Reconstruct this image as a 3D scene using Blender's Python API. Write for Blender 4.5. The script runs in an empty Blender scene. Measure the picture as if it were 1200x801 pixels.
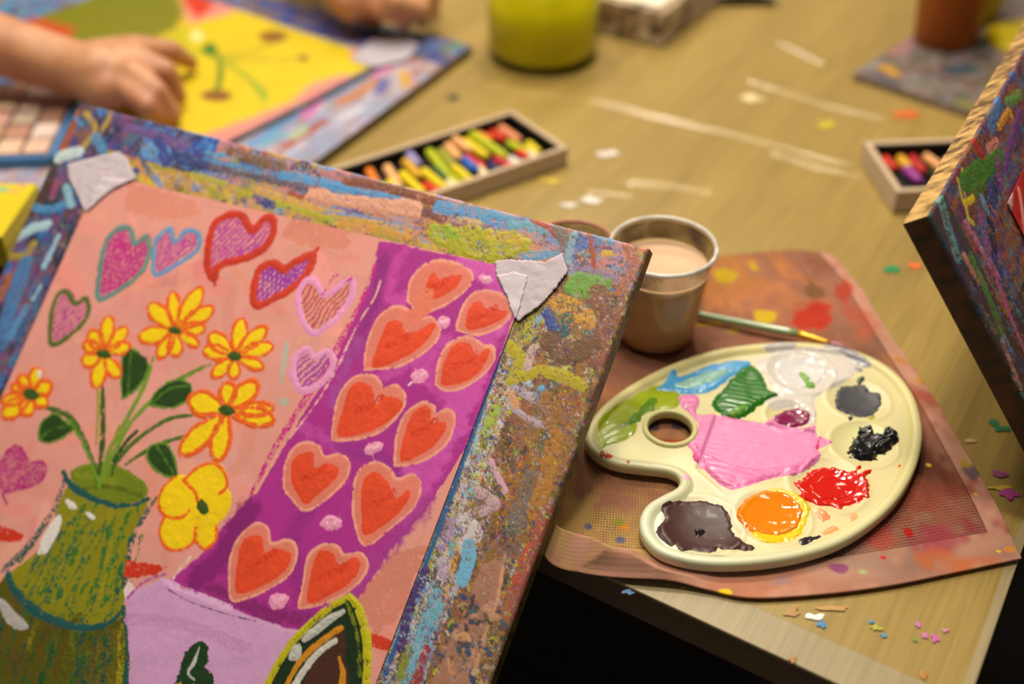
import bpy, bmesh, math, random
import numpy as np
from mathutils import Vector, Matrix

random.seed(7)
rng = np.random.default_rng(7)
SC = bpy.context.scene
COL = SC.collection

# ------------------------------------------------------------------ camera model
TZ = 0.74                       # height of the table top above the floor
FPX = 1333.0                    # 40 mm lens on a 36 mm wide frame of 1200 px
PITCH = math.radians(38.5)
CAM = np.array([0.0, 0.0, TZ + 0.54])
FWD = np.array([0, math.cos(PITCH), -math.sin(PITCH)])
UPV = np.array([0, math.sin(PITCH), math.cos(PITCH)])
RGT = np.array([1.0, 0, 0])


def ray(u, v):
    return FWD + (u - 600) / FPX * RGT - (v - 400.5) / FPX * UPV


def tab(u, v, z=0.0):
    """point at height z above the table top seen at photo pixel (u, v)"""
    d = ray(u, v)
    return CAM + d * ((TZ + z - CAM[2]) / d[2])


def nrm(a):
    a = np.asarray(a, float)
    return a / np.linalg.norm(a)


def depth(p):
    return float((np.asarray(p) - CAM) @ FWD)


# ------------------------------------------------------------------ small helpers
def lin(c):
    c = np.asarray(c, float) / 255.0
    return np.where(c <= 0.04045, c / 12.92, ((c + 0.055) / 1.055) ** 2.4)


def L4(c):
    return tuple(float(x) for x in lin(c)) + (1.0,)


def vnoise(h, w, cell, seed=0):
    """smooth value noise in [-1, 1] on an h x w grid, feature size = cell samples"""
    r = np.random.default_rng(seed)
    gh, gw = int(h / cell) + 3, int(w / cell) + 3
    g = r.uniform(-1, 1, (gh, gw))
    y = np.arange(h) / cell
    x = np.arange(w) / cell
    yi, xi = y.astype(int), x.astype(int)
    fy, fx = y - yi, x - xi
    fy = (fy * fy * (3 - 2 * fy))[:, None]
    fx = (fx * fx * (3 - 2 * fx))[None, :]
    a = g[yi][:, xi]; b = g[yi][:, xi + 1]; c = g[yi + 1][:, xi]; d = g[yi + 1][:, xi + 1]
    return (a * (1 - fx) + b * fx) * (1 - fy) + (c * (1 - fx) + d * fx) * fy


def smooth(a, b, x):
    t = np.clip((x - a) / (b - a), 0, 1)
    return t * t * (3 - 2 * t)


def crom(pts, n=8, closed=False):
    """Catmull-Rom resampling of a polyline (any dimension)"""
    p = np.asarray(pts, float)
    m = len(p)
    out = []
    for i in range(m if closed else m - 1):
        if closed:
            a, b, c, d = p[(i - 1) % m], p[i], p[(i + 1) % m], p[(i + 2) % m]
        else:
            a, b, c, d = p[max(i - 1, 0)], p[i], p[i + 1], p[min(i + 2, m - 1)]
        for k in range(n):
            t = k / n
            out.append(0.5 * (2 * b + (c - a) * t + (2 * a - 5 * b + 4 * c - d) * t * t + (3 * b - a - 3 * c + d) * t ** 3))
    if not closed:
        out.append(p[-1])
    return np.array(out)


def poly_sdf(px, py, poly):
    """signed distance (positive inside) of points to a closed polygon"""
    q = np.asarray(poly, float)
    d2 = np.full(px.shape, 1e9)
    ins = np.zeros(px.shape, bool)
    for i in range(len(q)):
        ax, ay = q[i]; bx, by = q[(i + 1) % len(q)]
        ex, ey = bx - ax, by - ay
        l2 = ex * ex + ey * ey + 1e-18
        t = np.clip(((px - ax) * ex + (py - ay) * ey) / l2, 0, 1)
        dx, dy = px - ax - t * ex, py - ay - t * ey
        d2 = np.minimum(d2, dx * dx + dy * dy)
        cond = (ay > py) != (by > py)
        if ey != 0:
            ins ^= cond & (px < ex * (py - ay) / ey + ax)
    d = np.sqrt(d2)
    return np.where(ins, d, -d)


def line_dist(px, py, pts, wid):
    """distance to a polyline minus its local half width (negative inside)"""
    q = np.asarray(pts, float)
    best = np.full(px.shape, 1e9)
    for i in range(len(q) - 1):
        ax, ay = q[i]; bx, by = q[i + 1]
        ex, ey = bx - ax, by - ay
        l2 = ex * ex + ey * ey + 1e-18
        t = np.clip(((px - ax) * ex + (py - ay) * ey) / l2, 0, 1)
        d = np.hypot(px - ax - t * ex, py - ay - t * ey) - (wid[i] * (1 - t) + wid[i + 1] * t)
        best = np.minimum(best, d)
    return best


# ------------------------------------------------------------------ objects
def props(o, label=None, cat=None, group=None, kind=None):
    if label: o['label'] = label
    if cat: o['category'] = cat
    if group: o['group'] = group
    if kind: o['kind'] = kind
    return o


def thing(name, loc, label, cat, group=None):
    o = bpy.data.objects.new(name, None)
    o.empty_display_size = 0.02
    COL.objects.link(o)
    o.location = Vector([float(x) for x in loc])
    return props(o, label, cat, group)


def link(name, me, m=None, parent=None, sm=True):
    o = bpy.data.objects.new(name, me)
    COL.objects.link(o)
    if m is not None:
        me.materials.append(m)
    if sm:
        me.polygons.foreach_set('use_smooth', [True] * len(me.polygons))
    if parent is not None:
        o.parent = parent
        o.matrix_parent_inverse = Matrix.Translation(-world_loc(parent))
    return o


def world_loc(o):
    v = Vector((0, 0, 0))
    while o is not None:
        v = v + o.location if o.type == 'EMPTY' else v
        o = o.parent
    return v


def mesh(name, verts, faces, m=None, parent=None, cols=None, sm=True, st=None):
    """one mesh object from world coordinates, with optional vertex colours (linear)"""
    me = bpy.data.meshes.new(name)
    verts = np.asarray(verts, np.float32)
    faces = faces if isinstance(faces, list) else np.asarray(faces)
    if isinstance(faces, list):
        me.from_pydata([tuple(map(float, v)) for v in verts], [], [tuple(map(int, f)) for f in faces])
    else:
        nf, k = faces.shape
        me.vertices.add(len(verts)); me.vertices.foreach_set('co', verts.ravel())
        me.loops.add(nf * k); me.loops.foreach_set('vertex_index', faces.astype(np.int32).ravel())
        me.polygons.add(nf)
        me.polygons.foreach_set('loop_start', np.arange(0, nf * k, k, dtype=np.int32))
        me.update(calc_edges=True)
        me.validate()
    if cols is not None:
        a = me.color_attributes.new('Col', 'FLOAT_COLOR', 'POINT')
        c = np.ones((len(verts), 4), np.float32); c[:, :3] = np.clip(cols, 0, 1)
        a.data.foreach_set('color', c.ravel())
    if st is not None:
        a = me.attributes.new('st', 'FLOAT_VECTOR', 'POINT')
        c = np.zeros((len(verts), 3), np.float32); c[:, :st.shape[1]] = st
        a.data.foreach_set('vector', c.ravel())
    return link(name, me, m, parent, sm)


def grid_faces(h, w, off=0, flip=False):
    i = np.arange(h * w).reshape(h, w) + off
    f = np.stack([i[:-1, :-1], i[1:, :-1], i[1:, 1:], i[:-1, 1:]], -1).reshape(-1, 4)
    return f[:, ::-1] if flip else f


def lathe(profile, n=64):
    """verts / faces of a closed or open profile [(r, z)] swept about z"""
    p = np.asarray(profile, float)
    a = np.linspace(0, 2 * math.pi, n, endpoint=False)
    v = np.stack([np.outer(p[:, 0], np.cos(a)), np.outer(p[:, 0], np.sin(a)), np.repeat(p[:, 1][:, None], n, 1)], -1).reshape(-1, 3)
    f = []
    for i in range(len(p) - 1):
        for k in range(n):
            k2 = (k + 1) % n
            f.append((i * n + k, i * n + k2, (i + 1) * n + k2, (i + 1) * n + k))
    return v, np.array(f)


def box_bm(bm, lo, hi, bev=0.0):
    r = bmesh.ops.create_cube(bm, size=1.0)
    vs = r['verts']
    for v in vs:
        v.co = Vector([lo[k] + (v.co[k] + 0.5) * (hi[k] - lo[k]) for k in range(3)])
    if bev:
        es = {e for v in vs for e in v.link_edges}
        bmesh.ops.bevel(bm, geom=list(es), offset=bev, segments=3, affect='EDGES', profile=0.6)


def from_bm(name, bm, m, parent=None, mat=None, sm=False):
    me = bpy.data.meshes.new(name)
    if mat is not None:
        bm.transform(mat)
    bm.to_mesh(me); bm.free()
    return link(name, me, m, parent, sm)


def tube(pts, rad, n=16, cap=True):
    p = np.asarray(pts, float); m = len(p)
    rad = np.broadcast_to(rad, (m,))
    v = []
    for i in range(m):
        t = nrm(p[min(i + 1, m - 1)] - p[max(i - 1, 0)])
        a = np.array([0, 0, 1.0]) if abs(t[2]) < 0.9 else np.array([1.0, 0, 0])
        x = nrm(np.cross(t, a)); y = np.cross(t, x)
        for k in range(n):
            an = 2 * math.pi * k / n
            v.append(p[i] + rad[i] * (math.cos(an) * x + math.sin(an) * y))
    f = []
    for i in range(m - 1):
        for k in range(n):
            k2 = (k + 1) % n
            f.append((i * n + k, i * n + k2, (i + 1) * n + k2, (i + 1) * n + k))
    if cap:
        f.append(tuple(range(n))[::-1]); f.append(tuple((m - 1) * n + k for k in range(n)))
    return np.array(v), f


# ------------------------------------------------------------------ materials
def new_mat(name):
    m = bpy.data.materials.new(name); m.use_nodes = True
    nt = m.node_tree
    return m, nt, nt.nodes['Principled BSDF']


def plain(name, c, rough=0.5, spec=0.5, bump=0.0, bscale=200.0, var=0.0, coat=0.0, metal=0.0, trans=0.0):
    m, nt, b = new_mat(name)
    b.inputs['Base Color'].default_value = L4(c)
    b.inputs['Roughness'].default_value = rough
    b.inputs['Specular IOR Level'].default_value = spec
    b.inputs['Coat Weight'].default_value = coat
    b.inputs['Metallic'].default_value = metal
    b.inputs['Transmission Weight'].default_value = trans
    tc = nt.nodes.new('ShaderNodeTexCoord')
    if bump or var:
        nz = nt.nodes.new('ShaderNodeTexNoise'); nz.inputs['Scale'].default_value = bscale; nz.inputs['Detail'].default_value = 4
        nt.links.new(tc.outputs['Object'], nz.inputs['Vector'])
        if bump:
            bp = nt.nodes.new('ShaderNodeBump'); bp.inputs['Strength'].default_value = bump; bp.inputs['Distance'].default_value = 0.001
            nt.links.new(nz.outputs['Fac'], bp.inputs['Height']); nt.links.new(bp.outputs['Normal'], b.inputs['Normal'])
        if var:
            mx = nt.nodes.new('ShaderNodeMix'); mx.data_type = 'RGBA'
            mx.inputs['A'].default_value = L4([x * (1 - var) for x in c]); mx.inputs['B'].default_value = L4([min(255, x * (1 + var)) for x in c])
            nt.links.new(nz.outputs['Fac'], mx.inputs['Factor']); nt.links.new(mx.outputs['Result'], b.inputs['Base Color'])
    return m


def painted(name, rough=0.5, spec=0.5, bump=0.3, bscale=900.0, coat=0.0, stretch=(1, 1, 1)):
    """paint layer: colour comes from the surface's own painted colours"""
    m, nt, b = new_mat(name)
    a = nt.nodes.new('ShaderNodeAttribute'); a.attribute_name = 'Col'
    nt.links.new(a.outputs['Color'], b.inputs['Base Color'])
    b.inputs['Roughness'].default_value = rough
    b.inputs['Specular IOR Level'].default_value = spec
    b.inputs['Coat Weight'].default_value = coat
    b.inputs['Coat Roughness'].default_value = 0.12
    if bump:
        tc = nt.nodes.new('ShaderNodeTexCoord'); mp = nt.nodes.new('ShaderNodeMapping'); mp.inputs['Scale'].default_value = stretch
        nz = nt.nodes.new('ShaderNodeTexNoise'); nz.inputs['Scale'].default_value = bscale; nz.inputs['Detail'].default_value = 3
        bp = nt.nodes.new('ShaderNodeBump'); bp.inputs['Strength'].default_value = bump; bp.inputs['Distance'].default_value = 0.0006
        nt.links.new(tc.outputs['Object'], mp.inputs['Vector']); nt.links.new(mp.outputs['Vector'], nz.inputs['Vector'])
        nt.links.new(nz.outputs['Fac'], bp.inputs['Height']); nt.links.new(bp.outputs['Normal'], b.inputs['Normal'])
    return m


# ------------------------------------------------------------------ painted surfaces
class Canvas:
    """a flat rectangle with a colour and a paint thickness at every point of a fine grid"""

    def __init__(s, O, U, V, w, h, step, base, seed=1):
        s.O, s.U, s.V = np.asarray(O, float), nrm(U), nrm(V)
        s.N = nrm(np.cross(s.V, s.U))       # U right, V down the sheet: normal towards the viewer
        s.inv = np.linalg.inv(np.array([[1, s.U @ s.V], [s.U @ s.V, 1]]))   # hand-cut sheets need not be square
        s.w, s.h, s.step = w, h, step
        s.nx, s.ny = int(round(w / step)) + 1, int(round(h / step)) + 1
        s.x = np.linspace(0, w, s.nx); s.y = np.linspace(0, h, s.ny)
        s.col = np.empty((s.ny, s.nx, 3)); s.col[:] = lin(base)
        s.hgt = np.zeros((s.ny, s.nx))
        s.n1 = vnoise(s.ny, s.nx, 0.0013 / step, seed); s.n2 = vnoise(s.ny, s.nx, 0.004 / step, seed + 1)
        s.n3 = vnoise(s.ny, s.nx, 0.014 / step, seed + 2); s.n0 = np.random.default_rng(seed + 3).uniform(-1, 1, (s.ny, s.nx))
        s.scale = 0.00055

    def loc(s, pts):
        """photo pixels -> metres on this sheet"""
        out = []
        for u, v in pts:
            d = ray(u, v)
            X = CAM + d * (((s.O - CAM) @ s.N) / (d @ s.N)) - s.O
            out.append(s.inv @ np.array([X @ s.U, X @ s.V]))
        return np.array(out)

    def win(s, lo, hi, pad):
        i0 = max(0, int((lo[0] - pad) / s.step)); i1 = min(s.nx, int((hi[0] + pad) / s.step) + 2)
        j0 = max(0, int((lo[1] - pad) / s.step)); j1 = min(s.ny, int((hi[1] + pad) / s.step) + 2)
        return (slice(j0, j1), slice(i0, i1)) if i1 > i0 and j1 > j0 else None

    def put(s, k, sd, c, alpha=1.0, h=0.0, dry=0.0, var=0.06, edge=1.0):
        """sd: signed distance (positive inside) over window k"""
        a = np.clip(sd / (s.step * edge) + 0.5, 0, 1) * alpha
        if dry:
            tex = 0.55 * s.n1[k] + 0.45 * s.n0[k] + 0.35 * s.n2[k]
            a = a * np.clip((tex - (dry * 2 - 1) * 0.8) * 3 + 0.5, 0, 1)
        cc = lin(c) * (1 + var * (0.5 * s.n2[k] + 0.7 * s.n3[k] + 0.25 * s.n0[k]))[..., None]
        s.col[k] = s.col[k] * (1 - a[..., None]) + cc * a[..., None]
        if h:
            s.hgt[k] = np.maximum(s.hgt[k], h * a * (0.75 + 0.3 * s.n2[k] + 0.25 * s.n1[k]) * smooth(-s.step, s.step * 4, sd))

    def poly(s, pts, c, px=True, rnd=0, wob=0.0006, **kw):
        q = s.loc(pts) if px else np.asarray(pts, float)
        if rnd:
            q = crom(q, rnd, True)
        k = s.win(q.min(0), q.max(0), 0.004)
        if k is None: return
        X, Y = np.meshgrid(s.x[k[1]], s.y[k[0]])
        sd = poly_sdf(X, Y, q) + wob * (s.n2[k] + 0.7 * s.n1[k])
        s.put(k, sd, c, **kw)

    def line(s, pts, c, wpx, px=True, n=6, wob=0.0004, closed=False, **kw):
        q = s.loc(pts) if px else np.asarray(pts, float)
        q = crom(q, n, closed)
        if closed: q = np.vstack([q, q[:1]])
        wd = np.interp(np.linspace(0, 1, len(q)), np.linspace(0, 1, len(np.atleast_1d(wpx))), np.atleast_1d(wpx)) * (s.scale if px else 1.0) / 2
        k = s.win(q.min(0), q.max(0), wd.max() + 0.004)
        if k is None: return
        X, Y = np.meshgrid(s.x[k[1]], s.y[k[0]])
        sd = -line_dist(X, Y, q, wd) + wob * (s.n2[k] + 0.7 * s.n1[k])
        s.put(k, sd, c, **kw)

    def oval(s, cx, cy, rx, ry, c, ang=0.0, **kw):
        a = np.linspace(0, 2 * math.pi, 28, endpoint=False); ca, sa = math.cos(math.radians(ang)), math.sin(math.radians(ang))
        s.poly([(cx + rx * math.cos(t) * ca - ry * math.sin(t) * sa, cy + rx * math.cos(t) * sa + ry * math.sin(t) * ca) for t in a], c, **kw)

    def dabs(s, n, pal, size=(0.004, 0.02), asp=(1, 4), region=None, dirs=None, dry=(0.1, 0.6), seed=3, h=0.0004, alpha=1.0):
        """n random brush marks in the colours of pal, inside region (x0, y0, x1, y1) in metres"""
        r = random.Random(seed)
        x0, y0, x1, y1 = region or (0, 0, s.w, s.h)
        for _ in range(n):
            c = r.choice(pal); c = [min(255, max(0, v + r.gauss(0, 9))) for v in c]
            L = r.uniform(*size) * r.uniform(0.5, 1.0); a = r.uniform(*asp)
            an = r.choice(dirs) + r.gauss(0, 0.25) if dirs else r.uniform(0, math.pi)
            x, y = r.uniform(x0, x1), r.uniform(y0, y1)
            dx, dy = math.cos(an) * L / 2, math.sin(an) * L / 2
            bend = r.gauss(0, 0.12) * L
            s.line([(x - dx, y - dy), (x - dy * bend / L * 2, y + dx * bend / L * 2), (x + dx, y + dy)], c, L / a, px=False, n=3,
                   wob=0.0012, dry=r.uniform(*dry), h=h * r.uniform(0.3, 1), alpha=alpha)

    def flakes(s, pal, n, cover=(.2, .5), cell=(.004, .02), region=None, soft=None, seed=5, h=.0003, aspect=(.4, 2.5), fine=.45):
        """n scraped, flaky layers of paint; each covers only part of the region"""
        r = random.Random(seed)
        x0, y0, x1, y1 = region or (0, 0, s.w, s.h)
        i0, i1 = max(0, int(x0 / s.step)), min(s.nx, int(x1 / s.step) + 1); j0, j1 = max(0, int(y0 / s.step)), min(s.ny, int(y1 / s.step) + 1)
        k = (slice(j0, j1), slice(i0, i1)); H, Wd = j1 - j0, i1 - i0
        X, Y = np.meshgrid(s.x[k[1]], s.y[k[0]])
        fd = smooth(0, .02, np.minimum(np.minimum(X - x0, x1 - X), np.minimum(Y - y0, y1 - Y)) + .01)
        for q in range(n):
            c = r.choice(pal); c = [min(255, max(0, v + r.gauss(0, 8))) for v in c]
            ce = r.uniform(*cell) / s.step; a = r.uniform(*aspect)
            hh, ww = int(H / a) + 2, Wd
            base = vnoise(hh, ww, ce / a ** .5, r.randrange(10 ** 6))
            base = base[np.minimum((np.arange(H) / a).astype(int), hh - 1)]
            f1 = vnoise(H, Wd, max(1.6, .0022 / s.step), r.randrange(10 ** 6)); f2 = np.random.default_rng(r.randrange(10 ** 6)).uniform(-1, 1, (H, Wd))
            v = base + fine * f1 + fine * .7 * f2
            th = np.quantile(v, 1 - r.uniform(*cover))
            al = np.clip((v - th) * 4, 0, 1) * np.clip(fd * 2 + .4 * f1 - .2, 0, 1)
            al = al * r.uniform(.7, 1)
            cc = lin(c) * (1 + .12 * f1 + .1 * f2)[..., None]
            s.col[k] = s.col[k] * (1 - al[..., None]) + cc * al[..., None]
            s.hgt[k] = np.maximum(s.hgt[k] * .9, h * r.uniform(.3, 1) * al)

    def build(s, name, m, parent=None, thick=0.01, sides=None, relief=1.0, fillet=0.0):
        X, Y = np.meshgrid(s.x, s.y)
        z = s.hgt * relief
        if fillet:
            e = np.minimum(np.minimum(X, s.w - X), np.minimum(Y, s.h - Y))
            t = np.clip(1 - e / fillet, 0, 1)
            z = z * smooth(0, fillet, e) - fillet * (1 - np.sqrt(np.maximum(0, 1 - t * t)))
        P = s.O + X[..., None] * s.U + Y[..., None] * s.V + z[..., None] * s.N
        V = [P.reshape(-1, 3)]; Cc = [s.col.reshape(-1, 3)]; F = [grid_faces(s.ny, s.nx)]
        off = s.nx * s.ny
        nk = max(2, int(thick / 0.0015) + 1)
        for key, sl, fl in (('T', (0, slice(None)), True), ('B', (-1, slice(None)), False), ('L', (slice(None), 0), False), ('R', (slice(None), -1), True)):
            e = P[sl]; ec = s.col[sl]
            n = len(e)
            tt = np.linspace(0, 1, nk)[:, None, None]
            base = e - (e - s.O) @ s.N[:, None] * s.N - thick * s.N
            rows = e[None] * (1 - tt) + base[None] * tt
            if sides and key in sides:
                c1, c2, sd = sides[key]
                nz = 0.5 + 0.5 * np.clip(1.4 * vnoise(nk, n, max(2, 0.006 / s.step), sd) + 0.7 * vnoise(nk, n, max(1.5, 0.0016 / s.step), sd + 1), -1, 1)
                cc = lin(c1) * (1 - nz[..., None]) + lin(c2) * nz[..., None]
            else:
                cc = np.repeat(ec[None], nk, 0) * 0.8
            V.append(rows.reshape(-1, 3)); Cc.append(cc.reshape(-1, 3)); F.append(grid_faces(nk, n, off, flip=not fl)); off += nk * n
        b = s.O - thick * s.N
        V.append(np.array([b, b + s.U * s.w, b + s.U * s.w + s.V * s.h, b + s.V * s.h])); Cc.append(np.repeat(lin((90, 70, 50))[None], 4, 0))
        F.append(np.array([[off, off + 1, off + 2, off + 3]]))
        return mesh(name, np.vstack(V), np.vstack(F), m, parent, np.vstack(Cc))

# ================================================================== camera and light
cam = bpy.data.cameras.new('camera'); cam.lens = 40.0; cam.sensor_width = 36.0; cam.clip_start = 0.02
camo = bpy.data.objects.new('camera', cam); COL.objects.link(camo)
camo.location = CAM; camo.rotation_euler = (math.radians(90) - PITCH, 0, 0)
cam.dof.use_dof = True; cam.dof.focus_distance = 0.715; cam.dof.aperture_fstop = 2.4
SC.camera = camo
SC.view_settings.view_transform = 'Standard'; SC.view_settings.look = 'None'
SC.view_settings.exposure = -0.06; SC.view_settings.gamma = 1.0; SC.view_settings.use_curve_mapping = False


def lamp(loc, size, power, c, aim=(0.1, 0.8, TZ)):
    l = bpy.data.lights.new('ceiling_lamp', 'AREA'); l.shape = 'RECTANGLE'; l.size, l.size_y = size; l.energy = power; l.color = c
    o = bpy.data.objects.new('ceiling_lamp', l); COL.objects.link(o); o.location = loc
    o.rotation_euler = (Vector(aim) - Vector(loc)).to_track_quat('-Z', 'Y').to_euler()
    return o


WARM = (1.0, 0.905, 0.745)
for lx, ly, pw in ((0.25, 1.45, 15), (-0.2, 1.6, 12), (-0.85, 1.45, 5), (0.7, 1.0, 2), (0.0, 0.7, 15), (-0.6, 0.75, 9), (0.2, 2.7, 8), (0.6, 2.4, 3), (-0.45, 2.6, 5)):
    lamp((lx, ly, TZ + 1.75), (0.2, 0.2), pw, WARM, aim=(lx * .6, .3 + ly * .5, TZ))
w = bpy.data.worlds.new('room_air'); SC.world = w; w.use_nodes = True
w.node_tree.nodes['Background'].inputs['Color'].default_value = (1.0, 0.88, 0.72, 1)
w.node_tree.nodes['Background'].inputs['Strength'].default_value = 0.13

# ================================================================== floor
M_floor = plain('dark_floor', (38, 30, 24), 0.6, 0.3, bump=0.1, bscale=40, var=0.25)
me = bpy.data.meshes.new('floor'); bm = bmesh.new(); box_bm(bm, (-4, -2.5, -0.05), (4, 6, 0)); fl = from_bm('floor', bm, M_floor)
props(fl, 'dark brown floor below the table', 'floor', kind='structure')

# ================================================================== table
e0 = tab(740, 689); e1 = tab(900, 762); q0 = tab(1142, 801); q1 = tab(1197, 650)
ed = nrm(e1 - e0)
hr = math.atan2(*(nrm(q1 - q0)[[1, 0]])); he = math.atan2(ed[1], ed[0])
HT = ((hr - math.pi / 2) + he) / 2                     # heading of the near edge (to the right)
TX = np.array([math.cos(HT), math.sin(HT), 0]); TY = np.array([-math.sin(HT), math.cos(HT), 0])
mid_e, mid_q = (e0 + e1) / 2, (q0 + q1) / 2
CORNER = mid_e + TX * ((mid_q - mid_e) @ TX)           # near right corner of the top


def tb(a, b, z=0.0):
    """a metres left of the corner along the near edge, b metres in from it"""
    return CORNER - TX * a + TY * b + np.array([0, 0, z])


def wood(name):
    m, nt, b = new_mat(name)
    tc = nt.nodes.new('ShaderNodeTexCoord')
    mp = nt.nodes.new('ShaderNodeMapping'); mp.inputs['Scale'].default_value = (110, 3.2, 110)
    n1 = nt.nodes.new('ShaderNodeTexNoise'); n1.inputs['Scale'].default_value = 3.2; n1.inputs['Detail'].default_value = 6; n1.inputs['Distortion'].default_value = 0.3
    mp2 = nt.nodes.new('ShaderNodeMapping'); mp2.inputs['Scale'].default_value = (9, 0.7, 9)
    n2 = nt.nodes.new('ShaderNodeTexNoise'); n2.inputs['Scale'].default_value = 2.0; n2.inputs['Detail'].default_value = 3
    cr = nt.nodes.new('ShaderNodeValToRGB')
    cr.color_ramp.elements[0].position = 0.30; cr.color_ramp.elements[0].color = L4((130, 114, 82))
    cr.color_ramp.elements[1].position = 0.72; cr.color_ramp.elements[1].color = L4((168, 151, 114))
    e = cr.color_ramp.elements.new(0.5); e.color = L4((151, 134, 98))
    mx = nt.nodes.new('ShaderNodeMath'); mx.operation = 'MULTIPLY_ADD'; mx.inputs[1].default_value = 0.55
    ml = nt.nodes.new('ShaderNodeMath'); ml.operation = 'MULTIPLY'; ml.inputs[1].default_value = 0.45
    lk = nt.links.new
    lk(tc.outputs['Object'], mp.inputs['Vector']); lk(mp.outputs['Vector'], n1.inputs['Vector'])
    lk(tc.outputs['Object'], mp2.inputs['Vector']); lk(mp2.outputs['Vector'], n2.inputs['Vector'])
    lk(n2.outputs['Fac'], ml.inputs[0]); lk(n1.outputs['Fac'], mx.inputs[0]); lk(ml.outputs[0], mx.inputs[2])
    lk(mx.outputs[0], cr.inputs['Fac']); lk(cr.outputs['Color'], b.inputs['Base Color'])
    b.inputs['Roughness'].default_value = 0.42
    bp = nt.nodes.new('ShaderNodeBump'); bp.inputs['Strength'].default_value = 0.12; bp.inputs['Distance'].default_value = 0.001
    lk(n1.outputs['Fac'], bp.inputs['Height']); lk(bp.outputs['Normal'], b.inputs['Normal'])
    return m


M_wood = wood('pale_oak_top')
M_edge = plain('grey_edge_band', (112, 96, 74), 0.5, 0.4, bump=0.15, bscale=300, var=0.15)
M_leg = plain('dark_brown_leg', (70, 46, 26), 0.5, 0.4, var=0.1, bscale=30)
TW, TL, TT = 1.42, 1.9, 0.027
table = thing('table', CORNER, 'wooden table with a pale top spotted with paint, holding the art things', 'table')
table.rotation_euler = (0, 0, HT)


def tpart(name, bm, m, sm=False):
    """part of the table, its mesh in the table's own axes (x towards the right, y away from the near edge)"""
    o = bpy.data.objects.new(name, bpy.data.meshes.new(name)); bm.to_mesh(o.data); bm.free(); COL.objects.link(o); o.data.materials.append(m); o.parent = table
    if sm: o.data.polygons.foreach_set('use_smooth', [True] * len(o.data.polygons))
    return o


bm = bmesh.new(); box_bm(bm, (-TW, 0, -0.003), (0, TL, 0), 0.001); tpart('tabletop', bm, M_wood)
bm = bmesh.new(); box_bm(bm, (-TW + 0.001, 0.001, -TT), (-0.001, TL - 0.001, -0.0031), 0.0015); tpart('edge_band', bm, M_edge)
for lx, ly in ((-0.09, 0.09), (-TW + 0.09, 0.09), (-0.09, TL - 0.09), (-TW + 0.09, TL - 0.09), (-0.52, 0.28)):
    if lx == -0.52:
        continue
    bm = bmesh.new(); box_bm(bm, (lx - 0.03, ly - 0.03, -TZ), (lx + 0.03, ly + 0.03, -TT), 0.003); tpart('leg', bm, M_leg)
bm = bmesh.new(); box_bm(bm, (-TW + 0.13, 0.10, -0.12), (-0.13, 0.12, -TT), 0.002); tpart('apron', bm, M_leg)
bm = bmesh.new(); box_bm(bm, (-TW + 0.13, TL - 0.12, -0.12), (-0.13, TL - 0.10, -TT), 0.002); tpart('apron', bm, M_leg)
for lx in (-0.11, -TW + 0.11):
    bm = bmesh.new(); box_bm(bm, (lx - 0.01, 0.13, -0.12), (lx + 0.01, TL - 0.13, -TT), 0.002); tpart('apron', bm, M_leg)


# dried paint on the table: every spot is a little puddle of its own
def puddle(name, u, v, ru, rv, c, parent, z=0.0, seed=0, h=0.00022, m=None, ang=0.0, at3=None):
    r = random.Random(seed * 31 + int(u) * 7 + int(v))
    c0 = tab(u, v, z) if at3 is None else np.asarray(at3)
    k = depth(c0) / FPX
    n = 26
    ph = [r.uniform(0, 6.28) for _ in range(4)]; am = [r.uniform(0.05, 0.22) for _ in range(4)]
    V = [c0 + np.array([0, 0, h])]
    for ring, zz in ((0.6, h * 0.9), (0.9, h * 0.55), (1.0, 0.00005)):
        for i in range(n):
            t = 2 * math.pi * i / n
            rr = (1 + sum(am[j] * math.sin((j + 2) * t + ph[j]) for j in range(4))) * ring
            x, y = rr * ru * k * math.cos(t), rr * rv * k * 1.6 * math.sin(t)
            ca, sa = math.cos(ang), math.sin(ang)
            V.append(c0 + np.array([x * ca - y * sa, x * sa + y * ca, zz]))
    F = [(0, 1 + i, 1 + (i + 1) % n) for i in range(n)]
    for q in range(2):
        F += [(1 + q * n + i, 1 + (q + 1) * n + i, 1 + (q + 1) * n + (i + 1) % n, 1 + q * n + (i + 1) % n) for i in range(n)]
    key = 'dry_paint_%d_%d_%d' % tuple(int(x) for x in c)
    m = m or bpy.data.materials.get(key) or plain(key, c, 0.5, 0.4)
    o = mesh(name, np.array(V), F, m)
    o.parent = parent
    L = Matrix.Translation(Vector([float(x) for x in world_loc(parent)])) @ Matrix.Rotation(parent.rotation_euler.z, 4, 'Z')
    o.matrix_parent_inverse = L.inverted()
    return o


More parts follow.
